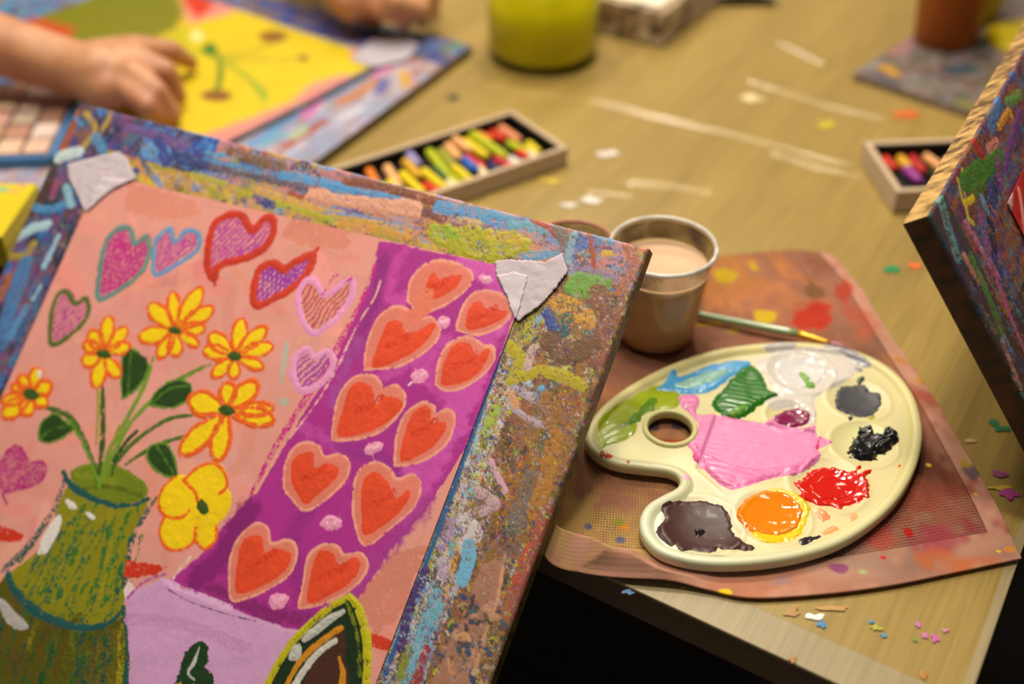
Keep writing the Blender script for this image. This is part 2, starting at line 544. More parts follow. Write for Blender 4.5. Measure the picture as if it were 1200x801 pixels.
SPOTS = [(955, 722, 10, 4, (225, 225, 220), 'white'), (963, 731, 5, 4, (60, 130, 185), 'blue'), (1027, 735, 6, 3, (170, 165, 50), 'yellow'),
         (1036, 744, 4, 2, (70, 150, 180), 'blue'), (1021, 728, 3, 2, (60, 140, 180), 'blue'), (1076, 731, 4, 3, (190, 110, 160), 'pink'),
         (1096, 747, 5, 4, (190, 90, 160), 'magenta'), (1084, 744, 4, 3, (195, 110, 160), 'pink'), (1072, 749, 3, 2, (110, 140, 60), 'green'),
         (1108, 738, 4, 2, (190, 130, 140), 'pink'), (1082, 790, 4, 5, (180, 120, 40), 'ochre'), (929, 772, 5, 3, (170, 120, 60), 'ochre'),
         (928, 716, 10, 5, (172, 130, 72), 'ochre'), (975, 712, 18, 3, (185, 140, 80), 'ochre'), (736, 693, 6, 3, (60, 100, 150), 'blue'),
         (1045, 315, 9, 6, (20, 130, 75), 'green'), (1072, 311, 7, 5, (220, 105, 40), 'orange'), (1062, 134, 14, 8, (205, 95, 35), 'orange'),
         (1175, 502, 9, 4, (35, 105, 60), 'green'), (1165, 495, 5, 6, (35, 105, 60), 'green'), (1172, 555, 10, 4, (130, 55, 100), 'purple'),
         (1182, 578, 11, 6, (150, 50, 115), 'magenta'), (1172, 571, 12, 3, (175, 145, 40), 'yellow'), (531, 114, 7, 5, (40, 38, 30), 'black'),
         (968, 146, 9, 8, (190, 170, 40), 'yellow'), (712, 180, 12, 6, (215, 200, 195), 'white'), (693, 234, 13, 6, (215, 205, 190), 'white'),
         (667, 240, 8, 5, (210, 200, 190), 'white'), (880, 115, 13, 7, (220, 200, 150), 'cream'), (645, 212, 12, 5, (190, 165, 50), 'yellow'),
         (1137, 516, 9, 2, (185, 150, 95), 'tan'), (800, 688, 3, 2, (170, 160, 60), 'yellow'), (1140, 135, 10, 6, (175, 150, 60), 'ochre')]
for i, (u, v, a, b, c, nm) in enumerate(SPOTS):
    o = puddle('paint_spot', u, v, a, b * 0.8, c, table, z=0.0009, seed=i)
    o['label'] = nm + ' dried paint spot'

# clear sheet over the table, 25 mm short of the near edge, with long creases
m, nt, b = new_mat('clear_sheet'); nt.nodes.remove(b)
tr = nt.nodes.new('ShaderNodeBsdfTransparent'); tr.inputs['Color'].default_value = (1.0, 0.94, 0.70, 1)
gl = nt.nodes.new('ShaderNodeBsdfGlossy'); gl.inputs['Roughness'].default_value = 0.22; gl.inputs['Color'].default_value = (1, 1, 1, 1)
fr = nt.nodes.new('ShaderNodeFresnel'); fr.inputs['IOR'].default_value = 1.45
mx = nt.nodes.new('ShaderNodeMixShader'); out = nt.nodes['Material Output']
nt.links.new(fr.outputs[0], mx.inputs[0]); nt.links.new(tr.outputs[0], mx.inputs[1]); nt.links.new(gl.outputs[0], mx.inputs[2]); nt.links.new(mx.outputs[0], out.inputs['Surface'])
M_film = m
stp = 0.004
sx = np.arange(0.006, TW - 0.006, stp); sy = np.arange(0.026, TL - 0.006, stp)
AX, BY = np.meshgrid(sx, sy)
XY = CORNER[:2] - AX[..., None] * TX[:2] + BY[..., None] * TY[:2]
Z = 0.0004 + 0.00025 * (1 + vnoise(len(sy), len(sx), 28, 5))
for pts, hh, wd in (([(600, 105), (700, 118), (780, 138), (880, 162), (1000, 195)], 0.0030, 0.007), ([(880, 95), (960, 120), (1040, 140)], 0.0034, 0.006),
                    ([(915, 50), (968, 76)], 0.0034, 0.007), ([(1000, 195), (1080, 212), (1200, 260)], 0.002, 0.006), ([(560, 98), (600, 104)], 0.002, 0.006),
                    ([(740, 212), (790, 217), (830, 224)], 0.0026, 0.006), ([(690, 222), (740, 228)], 0.0014, 0.006), ([(910, 180), (960, 195), (1010, 206)], 0.003, 0.007)):
    q = crom([tab(u, v)[:2] for u, v in pts], 6)
    dd = line_dist(XY[..., 0], XY[..., 1], q, np.zeros(len(q)))
    Z = np.maximum(Z, hh * np.exp(-(dd / wd) ** 2))
V3 = np.concatenate([XY, (TZ + Z)[..., None]], -1)
sheet = mesh('plastic_sheet', V3.reshape(-1, 3), grid_faces(len(sy), len(sx)), M_film)
props(sheet, 'clear creased plastic sheet spread over the table top', 'plastic sheet')

# ================================================================== near drawing board with its picture
def lineN(a, b):
    return np.cross(ray(*a), ray(*b))


A_ = np.array([nrm(n) for n in (lineN((92, 118), (40, 235)), lineN((99, 249), (30, 400)), lineN((592, 400), (447, 801)), lineN((759, 291), (641, 600)))])
d_ = np.linalg.svd(A_ * np.array([.7, 1, 1.2, 1.2])[:, None])[2][2]; d_ = d_ * np.sign(d_[2])
r_ = nrm(np.cross(nrm(lineN((92, 121), (759, 291))), d_)); r_ = r_ * np.sign(r_[0])
N_ = nrm(np.cross(r_, d_))
P0 = CAM + ray(640, 655) * 0.680


def on_board(u, v, lift=0.0):
    q = ray(u, v)
    return CAM + q * (((P0 + N_ * lift - CAM) @ N_) / (q @ N_))


TLb = on_board(92, 120); TRb = on_board(760, 290)
BW = float(np.linalg.norm(TRb - TLb))
M_board = painted('crusted_paint', 0.5, 0.45, 0.4, 900)
bd = Canvas(TLb, r_, -d_, BW, 0.66, 0.0008, (88, 70, 50), seed=11)
X, Y = np.meshgrid(bd.x, bd.y)
bd.col *= (1 + 0.35 * bd.n3 + 0.3 * bd.n2 + 0.2 * bd.n0)[..., None]
mixed = [(70, 110, 165), (85, 60, 110), (60, 50, 60), (150, 90, 60), (190, 145, 60), (200, 140, 120), (95, 150, 190), (120, 75, 55), (150, 155, 50), (60, 70, 120), (165, 150, 150)]
blues = [(48, 112, 185), (34, 62, 140), (84, 152, 210), (48, 40, 92), (44, 38, 52), (70, 92, 130), (112, 70, 124), (130, 90, 60)]
olive = [(160, 158, 28), (196, 172, 30), (132, 150, 34), (204, 136, 46), (96, 116, 40), (190, 160, 100)]
brown = [(112, 82, 50), (92, 72, 46), (136, 100, 56), (78, 66, 50), (116, 80, 66), (156, 110, 44), (112, 106, 84), (130, 62, 44), (66, 56, 48)]
pale = [(190, 170, 190), (210, 180, 170), (150, 190, 210), (120, 165, 200), (170, 160, 120), (200, 195, 200), (170, 140, 170)]
W_, S_ = bd.w, 0.11
bd.flakes(brown, 10, (.15, .4), (.006, .03), seed=1)
bd.flakes(blues, 16, (.15, .4), (.004, .02), (0, 0, W_ * .6, .08), seed=2, aspect=(.3, .8))
bd.flakes(blues, 14, (.15, .4), (.004, .02), (0, 0, .08, .55), seed=3, aspect=(1, 3))
bd.flakes(mixed, 14, (.1, .3), (.004, .02), (W_ * .3, 0, W_, .08), seed=4, aspect=(.25, .7))
bd.flakes(brown, 16, (.12, .35), (.005, .02), (W_ - .1, .03, W_, .66), seed=5, aspect=(1, 4))
bd.flakes(olive, 9, (.1, .25), (.003, .012), (W_ - .115, .08, W_ - .05, .3), seed=6, aspect=(.7, 2), fine=.7)
bd.flakes(pale, 9, (.1, .25), (.003, .012), (W_ - .115, .09, W_ - .05, .4), seed=8, aspect=(.7, 2), fine=.7)
bd.flakes(pale + blues[:4], 12, (.1, .3), (.003, .014), (W_ - .11, .24, W_ - .04, .66), seed=7, aspect=(1, 3), fine=.6)
bd.flakes(olive + [(190, 140, 60), (205, 150, 110)], 9, (.12, .3), (.003, .014), (.05, .032, W_ - .05, .085), seed=9, aspect=(.3, .8), fine=.6)
for k_, (pl, cov) in enumerate(((olive, .06), (pale, .05), (blues, .06), ([(60, 50, 44), (46, 40, 40), (70, 60, 54)], .12), ([(206, 150, 110), (196, 120, 60)], .05), ([(150, 60, 46), (120, 110, 96)], .08), ([(64, 54, 48), (96, 90, 78)], .10), (olive, .04))):
    bd.flakes(pl, 2, (cov * .7, cov * 1.3), (.002, .009), (W_ - .112, .03, W_, .66), seed=30 + k_, aspect=(.8, 3), fine=.8)
bd.dabs(70, blues, (.006, .02), (1.2, 4), (0, 0, W_ * .55, .075), [0.1, 0.6], (.35, .65), seed=1)
bd.dabs(60, mixed + olive, (.004, .015), (1, 4), (W_ * .35, 0, W_, .075), [0.1, 0.2], (.35, .65), seed=4)
bd.dabs(60, brown + pale, (.005, .02), (1, 4), (W_ - .13, .06, W_, .66), [1.5, 1.4], (.35, .65), seed=5)
# traced strokes: top left corner
for p, c, wd in (([(90, 135), (78, 165), (68, 190)], (165, 85, 40), 14), ([(100, 132), (112, 150), (98, 172)], (180, 150, 50), 9), ([(130, 133), (116, 160)], (180, 155, 70), 8),
                 ([(88, 138), (97, 146)], (90, 140, 190), 6), ([(112, 160), (122, 178)], (80, 140, 185), 14), ([(66, 185), (52, 225), (40, 245)], (72, 50, 40), 20),
                 ([(66, 212), (62, 232)], (150, 70, 110), 10), ([(40, 243), (62, 245), (80, 236)], (75, 140, 190), 12), ([(78, 220), (84, 240)], (140, 185, 205), 12),
                 ([(5, 300), (28, 300), (40, 285)], (160, 140, 45), 12), ([(10, 325), (0, 350)], (165, 95, 50), 14), ([(30, 310), (15, 350), (3, 400)], (70, 120, 175), 26),
                 ([(55, 325), (40, 350), (22, 395)], (60, 90, 140), 14), ([(30, 360), (12, 395)], (80, 140, 190), 12), ([(48, 335), (38, 352)], (150, 180, 210), 6),
                 ([(150, 150), (185, 160), (215, 172)], (110, 80, 140), 14), ([(185, 165), (195, 190)], (60, 70, 140), 16), ([(205, 185), (260, 195)], (55, 60, 110), 18),
                 ([(175, 170), (183, 178)], (100, 160, 205), 10), ([(240, 178), (290, 186)], (90, 150, 195), 7), ([(225, 205), (262, 215)], (170, 165, 60), 10),
                 ([(165, 205), (182, 222)], (200, 190, 60), 10), ([(270, 178), (300, 188), (330, 196)], (120, 90, 60), 14), ([(160, 186), (172, 212)], (215, 140, 50), 5)):
    bd.line(p, c, wd, dry=0.25, h=0.0005)
for p, c, wd in (([(22, 278), (38, 268), (56, 263)], (165, 195, 210), 15), ([(68, 278), (60, 296), (52, 312)], (150, 185, 210), 9), ([(70, 184), (80, 181), (92, 178)], (190, 208, 212), 19)):
    bd.line(p, c, wd, h=0.0009, wob=0.0008)
# top strip
for p, c, wd, dr in (([(250, 192), (330, 212), (372, 222)], (95, 85, 95), 16, .3), ([(330, 205), (375, 213), (430, 226), (474, 236)], (78, 150, 205), 12, .2), ([(240, 186), (300, 200), (340, 206)], (80, 140, 190), 7, .45),
                     ([(405, 212), (460, 222), (520, 240)], (130, 75, 55), 12, .25), ([(478, 242), (505, 250), (520, 256)], (120, 65, 50), 14, .3), ([(340, 226), (355, 232)], (160, 75, 55), 9, .1),
                     ([(300, 222), (360, 240), (420, 256), (480, 268)], (205, 160, 75), 10, .35), ([(400, 262), (450, 270), (480, 280)], (205, 145, 60), 10, .3), ([(280, 226), (330, 240), (390, 258)], (165, 165, 45), 8, .3),
                     ([(380, 248), (440, 256), (492, 268)], (110, 140, 190), 4, .4), ([(515, 243), (548, 248), (600, 262)], (85, 150, 205), 17, .3), ([(560, 246), (620, 262)], (90, 150, 190), 10, .4),
                     ([(300, 232), (318, 240)], (50, 60, 130), 12, .3), ([(600, 262), (640, 268)], (110, 165, 190), 14, .3), ([(625, 258), (645, 268), (658, 282)], (165, 70, 50), 7, .1),
                     ([(588, 290), (620, 300), (640, 298)], (90, 150, 190), 12, .3), ([(530, 256), (560, 262)], (200, 165, 110), 10, .4), ([(655, 265), (665, 290)], (120, 110, 105), 16, .3),
                     ([(672, 275), (666, 305), (670, 318)], (130, 165, 180), 9, .2), ([(690, 272), (695, 300), (697, 318)], (165, 75, 50), 5, .2), ([(703, 280), (715, 283)], (90, 140, 185), 12, .2),
                     ([(708, 296), (722, 297)], (210, 165, 60), 7, .2), ([(660, 312), (700, 320), (722, 328)], (130, 110, 150), 8, .3), ([(735, 285), (742, 310), (728, 345)], (170, 105, 85), 14, .3)):
    bd.line(p, c, wd, dry=dr, h=0.0005)
bd.poly([(362, 218), (400, 228), (450, 232), (490, 234), (496, 243), (492, 256), (470, 254), (430, 248), (385, 240), (358, 233)], (215, 155, 130), h=0.0009, dry=.06, wob=.0012)
bd.poly([(500, 262), (545, 266), (600, 270), (622, 280), (620, 296), (580, 308), (548, 302), (520, 290), (498, 274)], (168, 165, 35), h=0.0009, dry=.2, wob=.002)
bd.poly([(505, 264), (530, 266), (540, 280), (515, 278)], (140, 165, 40), h=.0009, dry=.2)
bd.line([(575, 275), (610, 282)], (195, 165, 50), 12, dry=.3, h=.0008)
bd.poly([(658, 336), (676, 318), (700, 322), (722, 329), (712, 338), (700, 343), (688, 351), (672, 348)], (112, 158, 68), h=.0006, dry=.15, wob=.0015)
# right strip
for p, c, wd, dr in (([(640, 350), (670, 360), (690, 375)], (205, 150, 60), 22, .4), ([(640, 365), (650, 385)], (60, 80, 150), 14, .3), ([(630, 372), (620, 395)], (120, 175, 205), 10, .4),
                     ([(700, 345), (712, 375), (700, 420)], (135, 85, 70), 26, .35), ([(665, 372), (660, 392)], (40, 95, 110), 14, .5), ([(622, 368), (618, 395)], (175, 170, 50), 12, .3),
                     ([(600, 445), (630, 435), (660, 440), (682, 452)], (178, 162, 35), 15, .2), ([(598, 405), (610, 420), (604, 440)], (180, 165, 40), 16, .25), ([(625, 408), (618, 430)], (200, 170, 165), 10, .25),
                     ([(645, 400), (665, 415), (690, 405)], (112, 80, 58), 26, .2), ([(606, 455), (632, 470), (642, 480)], (180, 165, 185), 11, .25), ([(600, 475), (620, 492), (640, 498)], (180, 160, 180), 8, .3),
                     ([(600, 462), (606, 474)], (205, 150, 110), 10, .3), ([(634, 455), (630, 465)], (95, 160, 205), 8, .1), ([(570, 505), (580, 480)], (160, 180, 60), 12, .3),
                     ([(563, 490), (572, 455), (584, 420)], (150, 150, 175), 5, .15), ([(556, 530), (562, 500)], (150, 190, 205), 4, .1), ([(640, 470), (655, 520), (640, 570)], (150, 105, 60), 26, .35),
                     ([(650, 510), (640, 560), (625, 600)], (175, 120, 50), 18, .3), ([(575, 540), (592, 575)], (205, 160, 180), 7, .2), ([(560, 575), (580, 590), (560, 600)], (190, 160, 170), 12, .3),
                     ([(545, 610), (556, 625), (545, 640)], (200, 190, 195), 20, .25), ([(550, 640), (548, 660), (540, 680)], (110, 175, 210), 17, .2), ([(520, 660), (530, 690)], (180, 160, 190), 16, .35),
                     ([(512, 700), (500, 740), (480, 790)], (110, 170, 195), 22, .35), ([(535, 645), (520, 700)], (205, 160, 80), 8, .5), ([(508, 640), (500, 670)], (160, 150, 50), 9, .3),
                     ([(600, 620), (610, 590), (620, 560)], (110, 105, 100), 20, .45), ([(640, 600), (625, 650), (600, 720)], (160, 85, 75), 18, .3), ([(620, 640), (600, 690)], (180, 75, 60), 9, .35),
                     ([(575, 700), (550, 760), (535, 801)], (150, 60, 60), 15, .35), ([(500, 760), (490, 790), (484, 801)], (160, 50, 60), 10, .35), ([(470, 790), (478, 760)], (130, 140, 50), 12, .3)):
    bd.line(p, c, wd, dry=dr, h=0.0005)
bd.poly([(564, 662), (594, 650), (584, 700), (556, 801), (505, 801), (535, 738)], (165, 118, 98), h=.0003, dry=.12, wob=.001)
bd.line([(592, 650), (582, 705), (566, 750), (552, 801)], (205, 150, 110), 3, h=.0006)
bd.dabs(160, [(80, 70, 60), (60, 80, 110), (190, 140, 110)], (.002, .006), (1, 2), tuple(bd.loc([(540, 690)])[0]) + tuple(bd.loc([(560, 800)])[0] + np.array([.04, 0])), seed=15)
# blue paint that ran along the edge of the paper
bd.line([(598, 372), (586, 415), (520, 604), (480, 710), (452, 790)], (45, 95, 150), [7, 7, 6, 6, 5], dry=.05, h=.0004)
bd.line([(498, 668), (478, 722), (470, 758)], (75, 50, 110), 12, dry=.3, h=.0004)
bd.flakes(mixed, 4, (.01, .02), (.002, .006), seed=20, fine=.8)
pq = np.array([((on_board(118, 204) - TLb) @ r_, (on_board(118, 204) - TLb) @ -d_)]); pw = np.array([.3745 * math.cos(.0419), -.3745 * math.sin(.0419)])
under = poly_sdf(X, Y, np.array([pq[0], pq[0] + pw, pq[0] + pw + [0, .52], pq[0] + [0, .52]])) > -.0012
bd.hgt[under] = 0
bdo = bd.build('drawing_board', M_board, thick=0.0115, fillet=0.002, relief=.8,
               sides=dict(R=((60, 52, 35), (125, 105, 45), 4), T=((120, 95, 70), (95, 80, 70), 6), L=((90, 60, 40), (130, 90, 50), 7), B=((90, 70, 50), (60, 50, 40), 8)))
props(bdo, 'drawing board crusted with dried paint under the vase and hearts painting', 'drawing board')

# ================================================================== the vase and hearts picture
LIFT = 0.0011
pO = on_board(118, 204, LIFT)
pU = math.cos(math.radians(2.4)) * r_ + math.sin(math.radians(2.4)) * d_
M_gouache = painted('gouache', 0.5, 0.4, 0.13, 420, stretch=(1, 0.35, 1))
pa = Canvas(pO, pU, -d_, 0.3745, 0.52, 0.00066, (222, 152, 142), seed=31)
pa.col *= (1 + 0.05 * pa.n3 + 0.02 * pa.n2)[..., None]
pa.dabs(240, [(226, 144, 130), (236, 160, 148), (222, 138, 124), (233, 156, 142)], (.02, .07), (2.5, 6), None, [0.2, -0.4, 1.2], (0, .2), seed=33, h=.00005, alpha=.4)
pa.poly([(345, 255), (412, 270), (405, 292), (360, 288), (330, 275)], (212, 132, 114), dry=.12, wob=.002)
pa.poly([(152, 212), (225, 232), (235, 252), (180, 258), (146, 245)], (218, 138, 120), dry=.2, wob=.003)
pa.poly([(418, 700), (460, 648), (500, 640), (470, 720), (440, 745)], (208, 130, 112), dry=.15, wob=.002)
MAG = (172, 46, 142)
# the magenta banner
pa.poly([(443, 281), (520, 297), (585, 311), (617, 318), (608, 352), (592, 400), (574, 455), (546, 525), (498, 600), (458, 645), (420, 700), (400, 722), (362, 742), (330, 736),
         (270, 714), (194, 682), (235, 650), (275, 602), (302, 575), (340, 505), (375, 455), (400, 405), (425, 350), (440, 310)], MAG, h=.0001, wob=.0008)
for p, c, wd, dr in (([(585, 325), (560, 420), (520, 520), (470, 600)], (208, 84, 178), 30, .42), ([(545, 310), (600, 330), (585, 380)], (212, 92, 182), 26, .3), ([(500, 430), (540, 470), (560, 440)], (206, 80, 175), 24, .45),
                     ([(470, 300), (455, 340), (470, 350)], (205, 75, 168), 16, .4), ([(450, 300), (440, 350), (410, 420)], (140, 40, 128), 16, .3), ([(350, 500), (390, 520), (400, 560)], (190, 75, 165), 14, .4),
                     ([(400, 520), (440, 535), (470, 560)], (150, 45, 140), 20, .35), ([(290, 600), (260, 650), (230, 680)], (128, 30, 110), 30, .2), ([(360, 600), (340, 640), (360, 720)], (150, 40, 132), 22, .3),
                     ([(250, 690), (320, 720), (380, 728)], (130, 34, 108), 16, .2), ([(500, 590), (450, 645), (415, 690)], (168, 60, 145), 18, .3), ([(480, 550), (540, 500)], (205, 85, 178), 16, .4),
                     ([(390, 470), (405, 430), (420, 400)], (165, 70, 155), 12, .3), ([(450, 440), (490, 420), (520, 400)], (198, 76, 168), 14, .4)):
    pa.line(p, c, wd * 1.1, alpha=.85 - dr * .5, edge=7, wob=.003)
    pa.line(p, c, wd * .8, dry=dr + .15, wob=.002, alpha=.6)
pa.line([(439, 312), (424, 352), (396, 405), (368, 452), (325, 520), (296, 577)], (196, 40, 128), [5, 7, 9, 9, 8, 6], dry=.45)
pa.line([(446, 330), (438, 350), (415, 388), (398, 425), (372, 470), (340, 512)], (232, 170, 170), [3, 2, 2, 3, 2, 2], dry=.3)
pa.line([(299, 577), (340, 508), (352, 486)], (226, 160, 140), 4, dry=.2)
pa.line([(223, 653), (200, 680)], (226, 190, 190), 4, dry=.3)
# orange red hearts on the banner: (outer outline in peach, inner heart)
PE, OR = (224, 128, 104), (224, 74, 40)
HEARTS = [
    ([(478, 352), (481, 330), (495, 312), (512, 305), (530, 307), (550, 317), (553, 330), (540, 345), (515, 360), (492, 366)], [(494, 351), (500, 332), (508, 319), (516, 327), (541, 322), (534, 337), (514, 349)]),
    ([(535, 386), (540, 366), (552, 346), (572, 340), (592, 348), (600, 364), (588, 381), (560, 392)], [(545, 381), (552, 358), (562, 353), (570, 362), (594, 364), (585, 376), (556, 387)]),
    ([(427, 433), (430, 405), (442, 374), (462, 359), (478, 363), (484, 373), (505, 372), (516, 385), (505, 406), (470, 428), (440, 432)], [(436, 428), (444, 400), (456, 376), (470, 378), (479, 391), (509, 377), (505, 393), (482, 415), (448, 430)]),
    ([(511, 450), (514, 425), (525, 404), (545, 394), (560, 400), (566, 405), (577, 406), (579, 420), (567, 438), (542, 454), (522, 457)], [(516, 447), (522, 420), (533, 404), (550, 402), (557, 415), (573, 409), (569, 426), (552, 444), (525, 452)]),
    ([(389, 515), (393, 480), (402, 455), (420, 440), (440, 441), (450, 454), (464, 451), (475, 463), (470, 481), (448, 504), (420, 514)], [(396, 511), (402, 480), (409, 455), (424, 447), (437, 455), (440, 474), (452, 464), (472, 471), (463, 487), (434, 505)]),
    ([(463, 545), (465, 510), (476, 484), (496, 471), (508, 476), (511, 484), (527, 480), (533, 494), (522, 521), (492, 541)], [(470, 541), (474, 510), (483, 485), (499, 475), (505, 484), (504, 496), (521, 493), (521, 506), (504, 526)]),
    ([(333, 572), (334, 545), (345, 524), (360, 518), (374, 523), (380, 535), (396, 532), (409, 540), (406, 560), (385, 582), (359, 598), (344, 586)], [(341, 560), (343, 540), (354, 531), (367, 531), (369, 547), (384, 542), (398, 549), (391, 563), (374, 579), (358, 591), (347, 577)]),
    ([(414, 602), (415, 570), (422, 550), (440, 541), (457, 549), (465, 561), (484, 556), (493, 567), (486, 592), (460, 616), (427, 639)], [(424, 620), (424, 575), (429, 559), (442, 552), (455, 566), (465, 583), (479, 574), (477, 590), (456, 611), (431, 627)]),
    ([(269, 695), (270, 655), (280, 630), (300, 613), (314, 619), (318, 636), (338, 632), (348, 644), (340, 671), (312, 691), (276, 704)], [(277, 695), (279, 655), (286, 632), (306, 628), (311, 648), (319, 643), (340, 647), (335, 668), (311, 685)]),
    ([(350, 712), (356, 680), (362, 651), (379, 638), (395, 640), (404, 650), (423, 648), (431, 664), (415, 687), (382, 706)], [(360, 706), (364, 675), (373, 646), (388, 646), (398, 661), (414, 653), (423, 662), (412, 681), (386, 698)]),
]
for k, (o_, i_) in enumerate(HEARTS):
    pa.poly(o_, PE, rnd=4, h=.0002, wob=.0003, alpha=.92)
    q = o_ + o_[:1]
    pa.line(q, (234, 158, 138), 3.2, n=4, dry=.2, wob=.0003, h=.0003)
    pa.poly(i_, OR, rnd=3, h=.0003, wob=.0005, var=.1)
    cx, cy = sum(a for a, _ in i_) / len(i_), sum(b for _, b in i_) / len(i_)
    pa.line([(cx - 14, cy + 6), (cx + 4, cy - 2), (cx + 14, cy - 10)], (206, 58, 30), 7, dry=.45, wob=.001)
pa.line([(700 - 200, 345), (497, 362), (480, 372)], (226, 122, 96), 18, dry=.15)
for cx, cy, rx, ry, a in ((492, 440, 11, 7, -15), (520, 377, 7, 7, 0), (437, 525, 12, 7, -30), (388, 613, 12, 9, -10), (326, 703, 13, 9, -30), (569, 326, 8, 5, 10)):
    pa.oval(cx, cy, rx, ry, (230, 150, 188), a, h=.0004, wob=.001)
    pa.line([(cx - 4, cy), (cx + 5, cy - 2)], (238, 180, 206), 4, dry=.3, h=.0004)
pa.line([(436, 531), (440, 543)], (230, 150, 180), 2); pa.line([(482, 448), (479, 451)], (240, 210, 230), 3)


def crayon(poly_, c, wpx=3, gap=6.5, slope=(0.35, -1), dry=.5, seed=0):
    """scribbled wax crayon filling of a shape"""
    q = pa.loc(poly_)
    k = pa.win(q.min(0), q.max(0), .004)
    X, Y = np.meshgrid(pa.x[k[1]], pa.y[k[0]])
    sd = poly_sdf(X, Y, q) + .001 * pa.n2[k]
    dx, dy = nrm(slope); ph = X * -dy + Y * dx
    wv = np.sin((ph + .0012 * pa.n3[k] * 2 + .0006 * pa.n2[k]) * 2 * math.pi / (gap * pa.scale))
    sd = np.where(wv + .3 * pa.n0[k] + .9 * pa.n1[k] + .4 * pa.n2[k] > (dry - .5) * 2, sd, -1)
    pa.put(k, sd, c, alpha=.92)


CR = (186, 40, 130)
OUT = [
    ([(117, 350), (117, 320), (124, 285), (138, 268), (152, 268), (158, 285), (171, 277), (176, 293), (168, 315), (150, 333)], (98, 138, 132), 7, CR),
    ([(183, 322), (180, 300), (184, 280), (199, 268), (205, 283), (219, 270), (234, 275), (230, 294), (210, 308)], (106, 150, 192), 6.5, (178, 60, 150)),
    ([(251, 327), (243, 310), (245, 285), (252, 262), (270, 251), (285, 254), (296, 270), (310, 256), (320, 258), (319, 275), (308, 292), (283, 304), (257, 311)], (196, 54, 34), 10, (176, 58, 150)),
    ([(300, 358), (298, 340), (303, 318), (318, 308), (333, 316), (338, 312), (355, 302), (367, 300), (360, 320), (345, 335), (325, 348)], (200, 58, 36), 9.5, (150, 48, 165)),
    ([(366, 390), (352, 368), (350, 345), (358, 329), (370, 330), (381, 346), (396, 336), (410, 328), (414, 340), (406, 358), (392, 375)], (226, 150, 196), 8, (190, 70, 110)),
    ([(350, 455), (343, 437), (347, 417), (360, 409), (370, 419), (383, 411), (391, 425), (380, 445), (363, 456)], (226, 150, 196), 8, (160, 60, 170)),
    ([(62, 404), (59, 378), (65, 350), (77, 341), (89, 356), (100, 349), (104, 366), (90, 386)], (78, 104, 30), 6.5, (172, 48, 140)),
]
for k, (q, c, wd, fc) in enumerate(OUT):
    if k == 4:
        pa.poly(q, (218, 160, 90), dry=.4, wob=.001)
    if k in (0, 1, 4, 5, 6):
        pa.line([(x + (2.5 if k != 4 else -3), y - 2) for x, y in q], CR, 3, closed=True, dry=.6)
    crayon(q, fc, dry=.22 if k < 3 else .4, slope=((.35, -1), (.6, -1), (.5, -1), (.4, -1), (.3, -1), (.5, -1), (.25, -1))[k])
    if k in (0, 3): crayon(q, fc, gap=6, slope=(-.5, -1), dry=.5)
    pa.line(q, c, wd * 1.15, closed=True, n=5, h=.0003, wob=.0006, var=.1)
    if k == 0: pa.line([(170, 278), (176, 292), (168, 314), (152, 331)], (120, 150, 125), 4, dry=.3)
pa.line([(378, 345), (390, 325), (396, 322)], CR, 3, dry=.4); pa.line([(405, 330), (412, 326)], CR, 4, dry=.4)
pa.line([(250, 322), (252, 334)], (186, 46, 30), 5); pa.line([(366, 300), (373, 291)], (200, 60, 40), 5)
crayon([(0, 572), (1, 540), (12, 524), (24, 524), (34, 541), (50, 541), (54, 552), (47, 566), (25, 573), (6, 580)], (176, 34, 120), gap=4, dry=.15)
pa.line([(0, 575), (1, 540), (14, 524), (25, 525), (35, 541), (50, 541), (54, 553), (44, 566), (18, 574), (4, 578), (8, 590)], (176, 34, 120), 4, dry=.25)
pa.line([(336, 402), (333, 425), (329, 448)], (182, 175, 165), [5, 8, 4]); pa.oval(333, 471, 6, 5, (182, 176, 166))

# the vase
OLV, TEAL = (136, 132, 20), (28, 82, 84)
pa.poly([(84, 556), (110, 586), (150, 593), (176, 584), (168, 600), (152, 640), (146, 690), (146, 715), (150, 760), (152, 1010), (-190, 1010), (-140, 830), (-80, 750), (-20, 700), (10, 672), (40, 650), (58, 622), (72, 585)], OLV, h=.0002, wob=.001)
pa.poly([(8, 676), (26, 704), (60, 728), (100, 738), (146, 722), (150, 760), (152, 1010), (-190, 1010), (-140, 830), (-80, 750), (-25, 700)], (86, 81, 10), h=.0002)
pa.dabs(90, [(92, 86, 12), (116, 108, 16), (84, 80, 10)], (.015, .05), (2, 5), tuple(pa.loc([(0, 730)])[0]) + tuple(pa.loc([(140, 800)])[0]), [1.3, 1.5], (.3, .6), seed=41)
for p, c, wd in (([(60, 640), (50, 680), (40, 700)], (160, 150, 28), 10), ([(130, 600), (125, 660), (120, 715)], (150, 142, 26), 12), ([(85, 600), (75, 660), (70, 700)], (148, 138, 22), 12), ([(142, 735), (143, 770), (140, 801)], (150, 142, 22), 10)):
    pa.line(p, c, wd, dry=.45)
r = random.Random(5)
for k in range(30):
    x0 = 60 + r.random() * 110; y0 = 585 + r.random() * 45
    sl = -0.85 + (x0 - 60) / 110 * 0.55
    pts = [(x0, y0)]
    for j in range(5):
        pts.append((pts[-1][0] + sl * 22 * .8 + r.uniform(-6, 6), pts[-1][1] + 22))
    pts = [(x, y) for x, y in pts if y < 730 and x > 12]
    if len(pts) > 2: pa.line(pts, r.choice([(36, 100, 50), (32, 90, 70), (44, 110, 40)]), r.uniform(2, 5), dry=r.uniform(.35, .62), wob=.001)
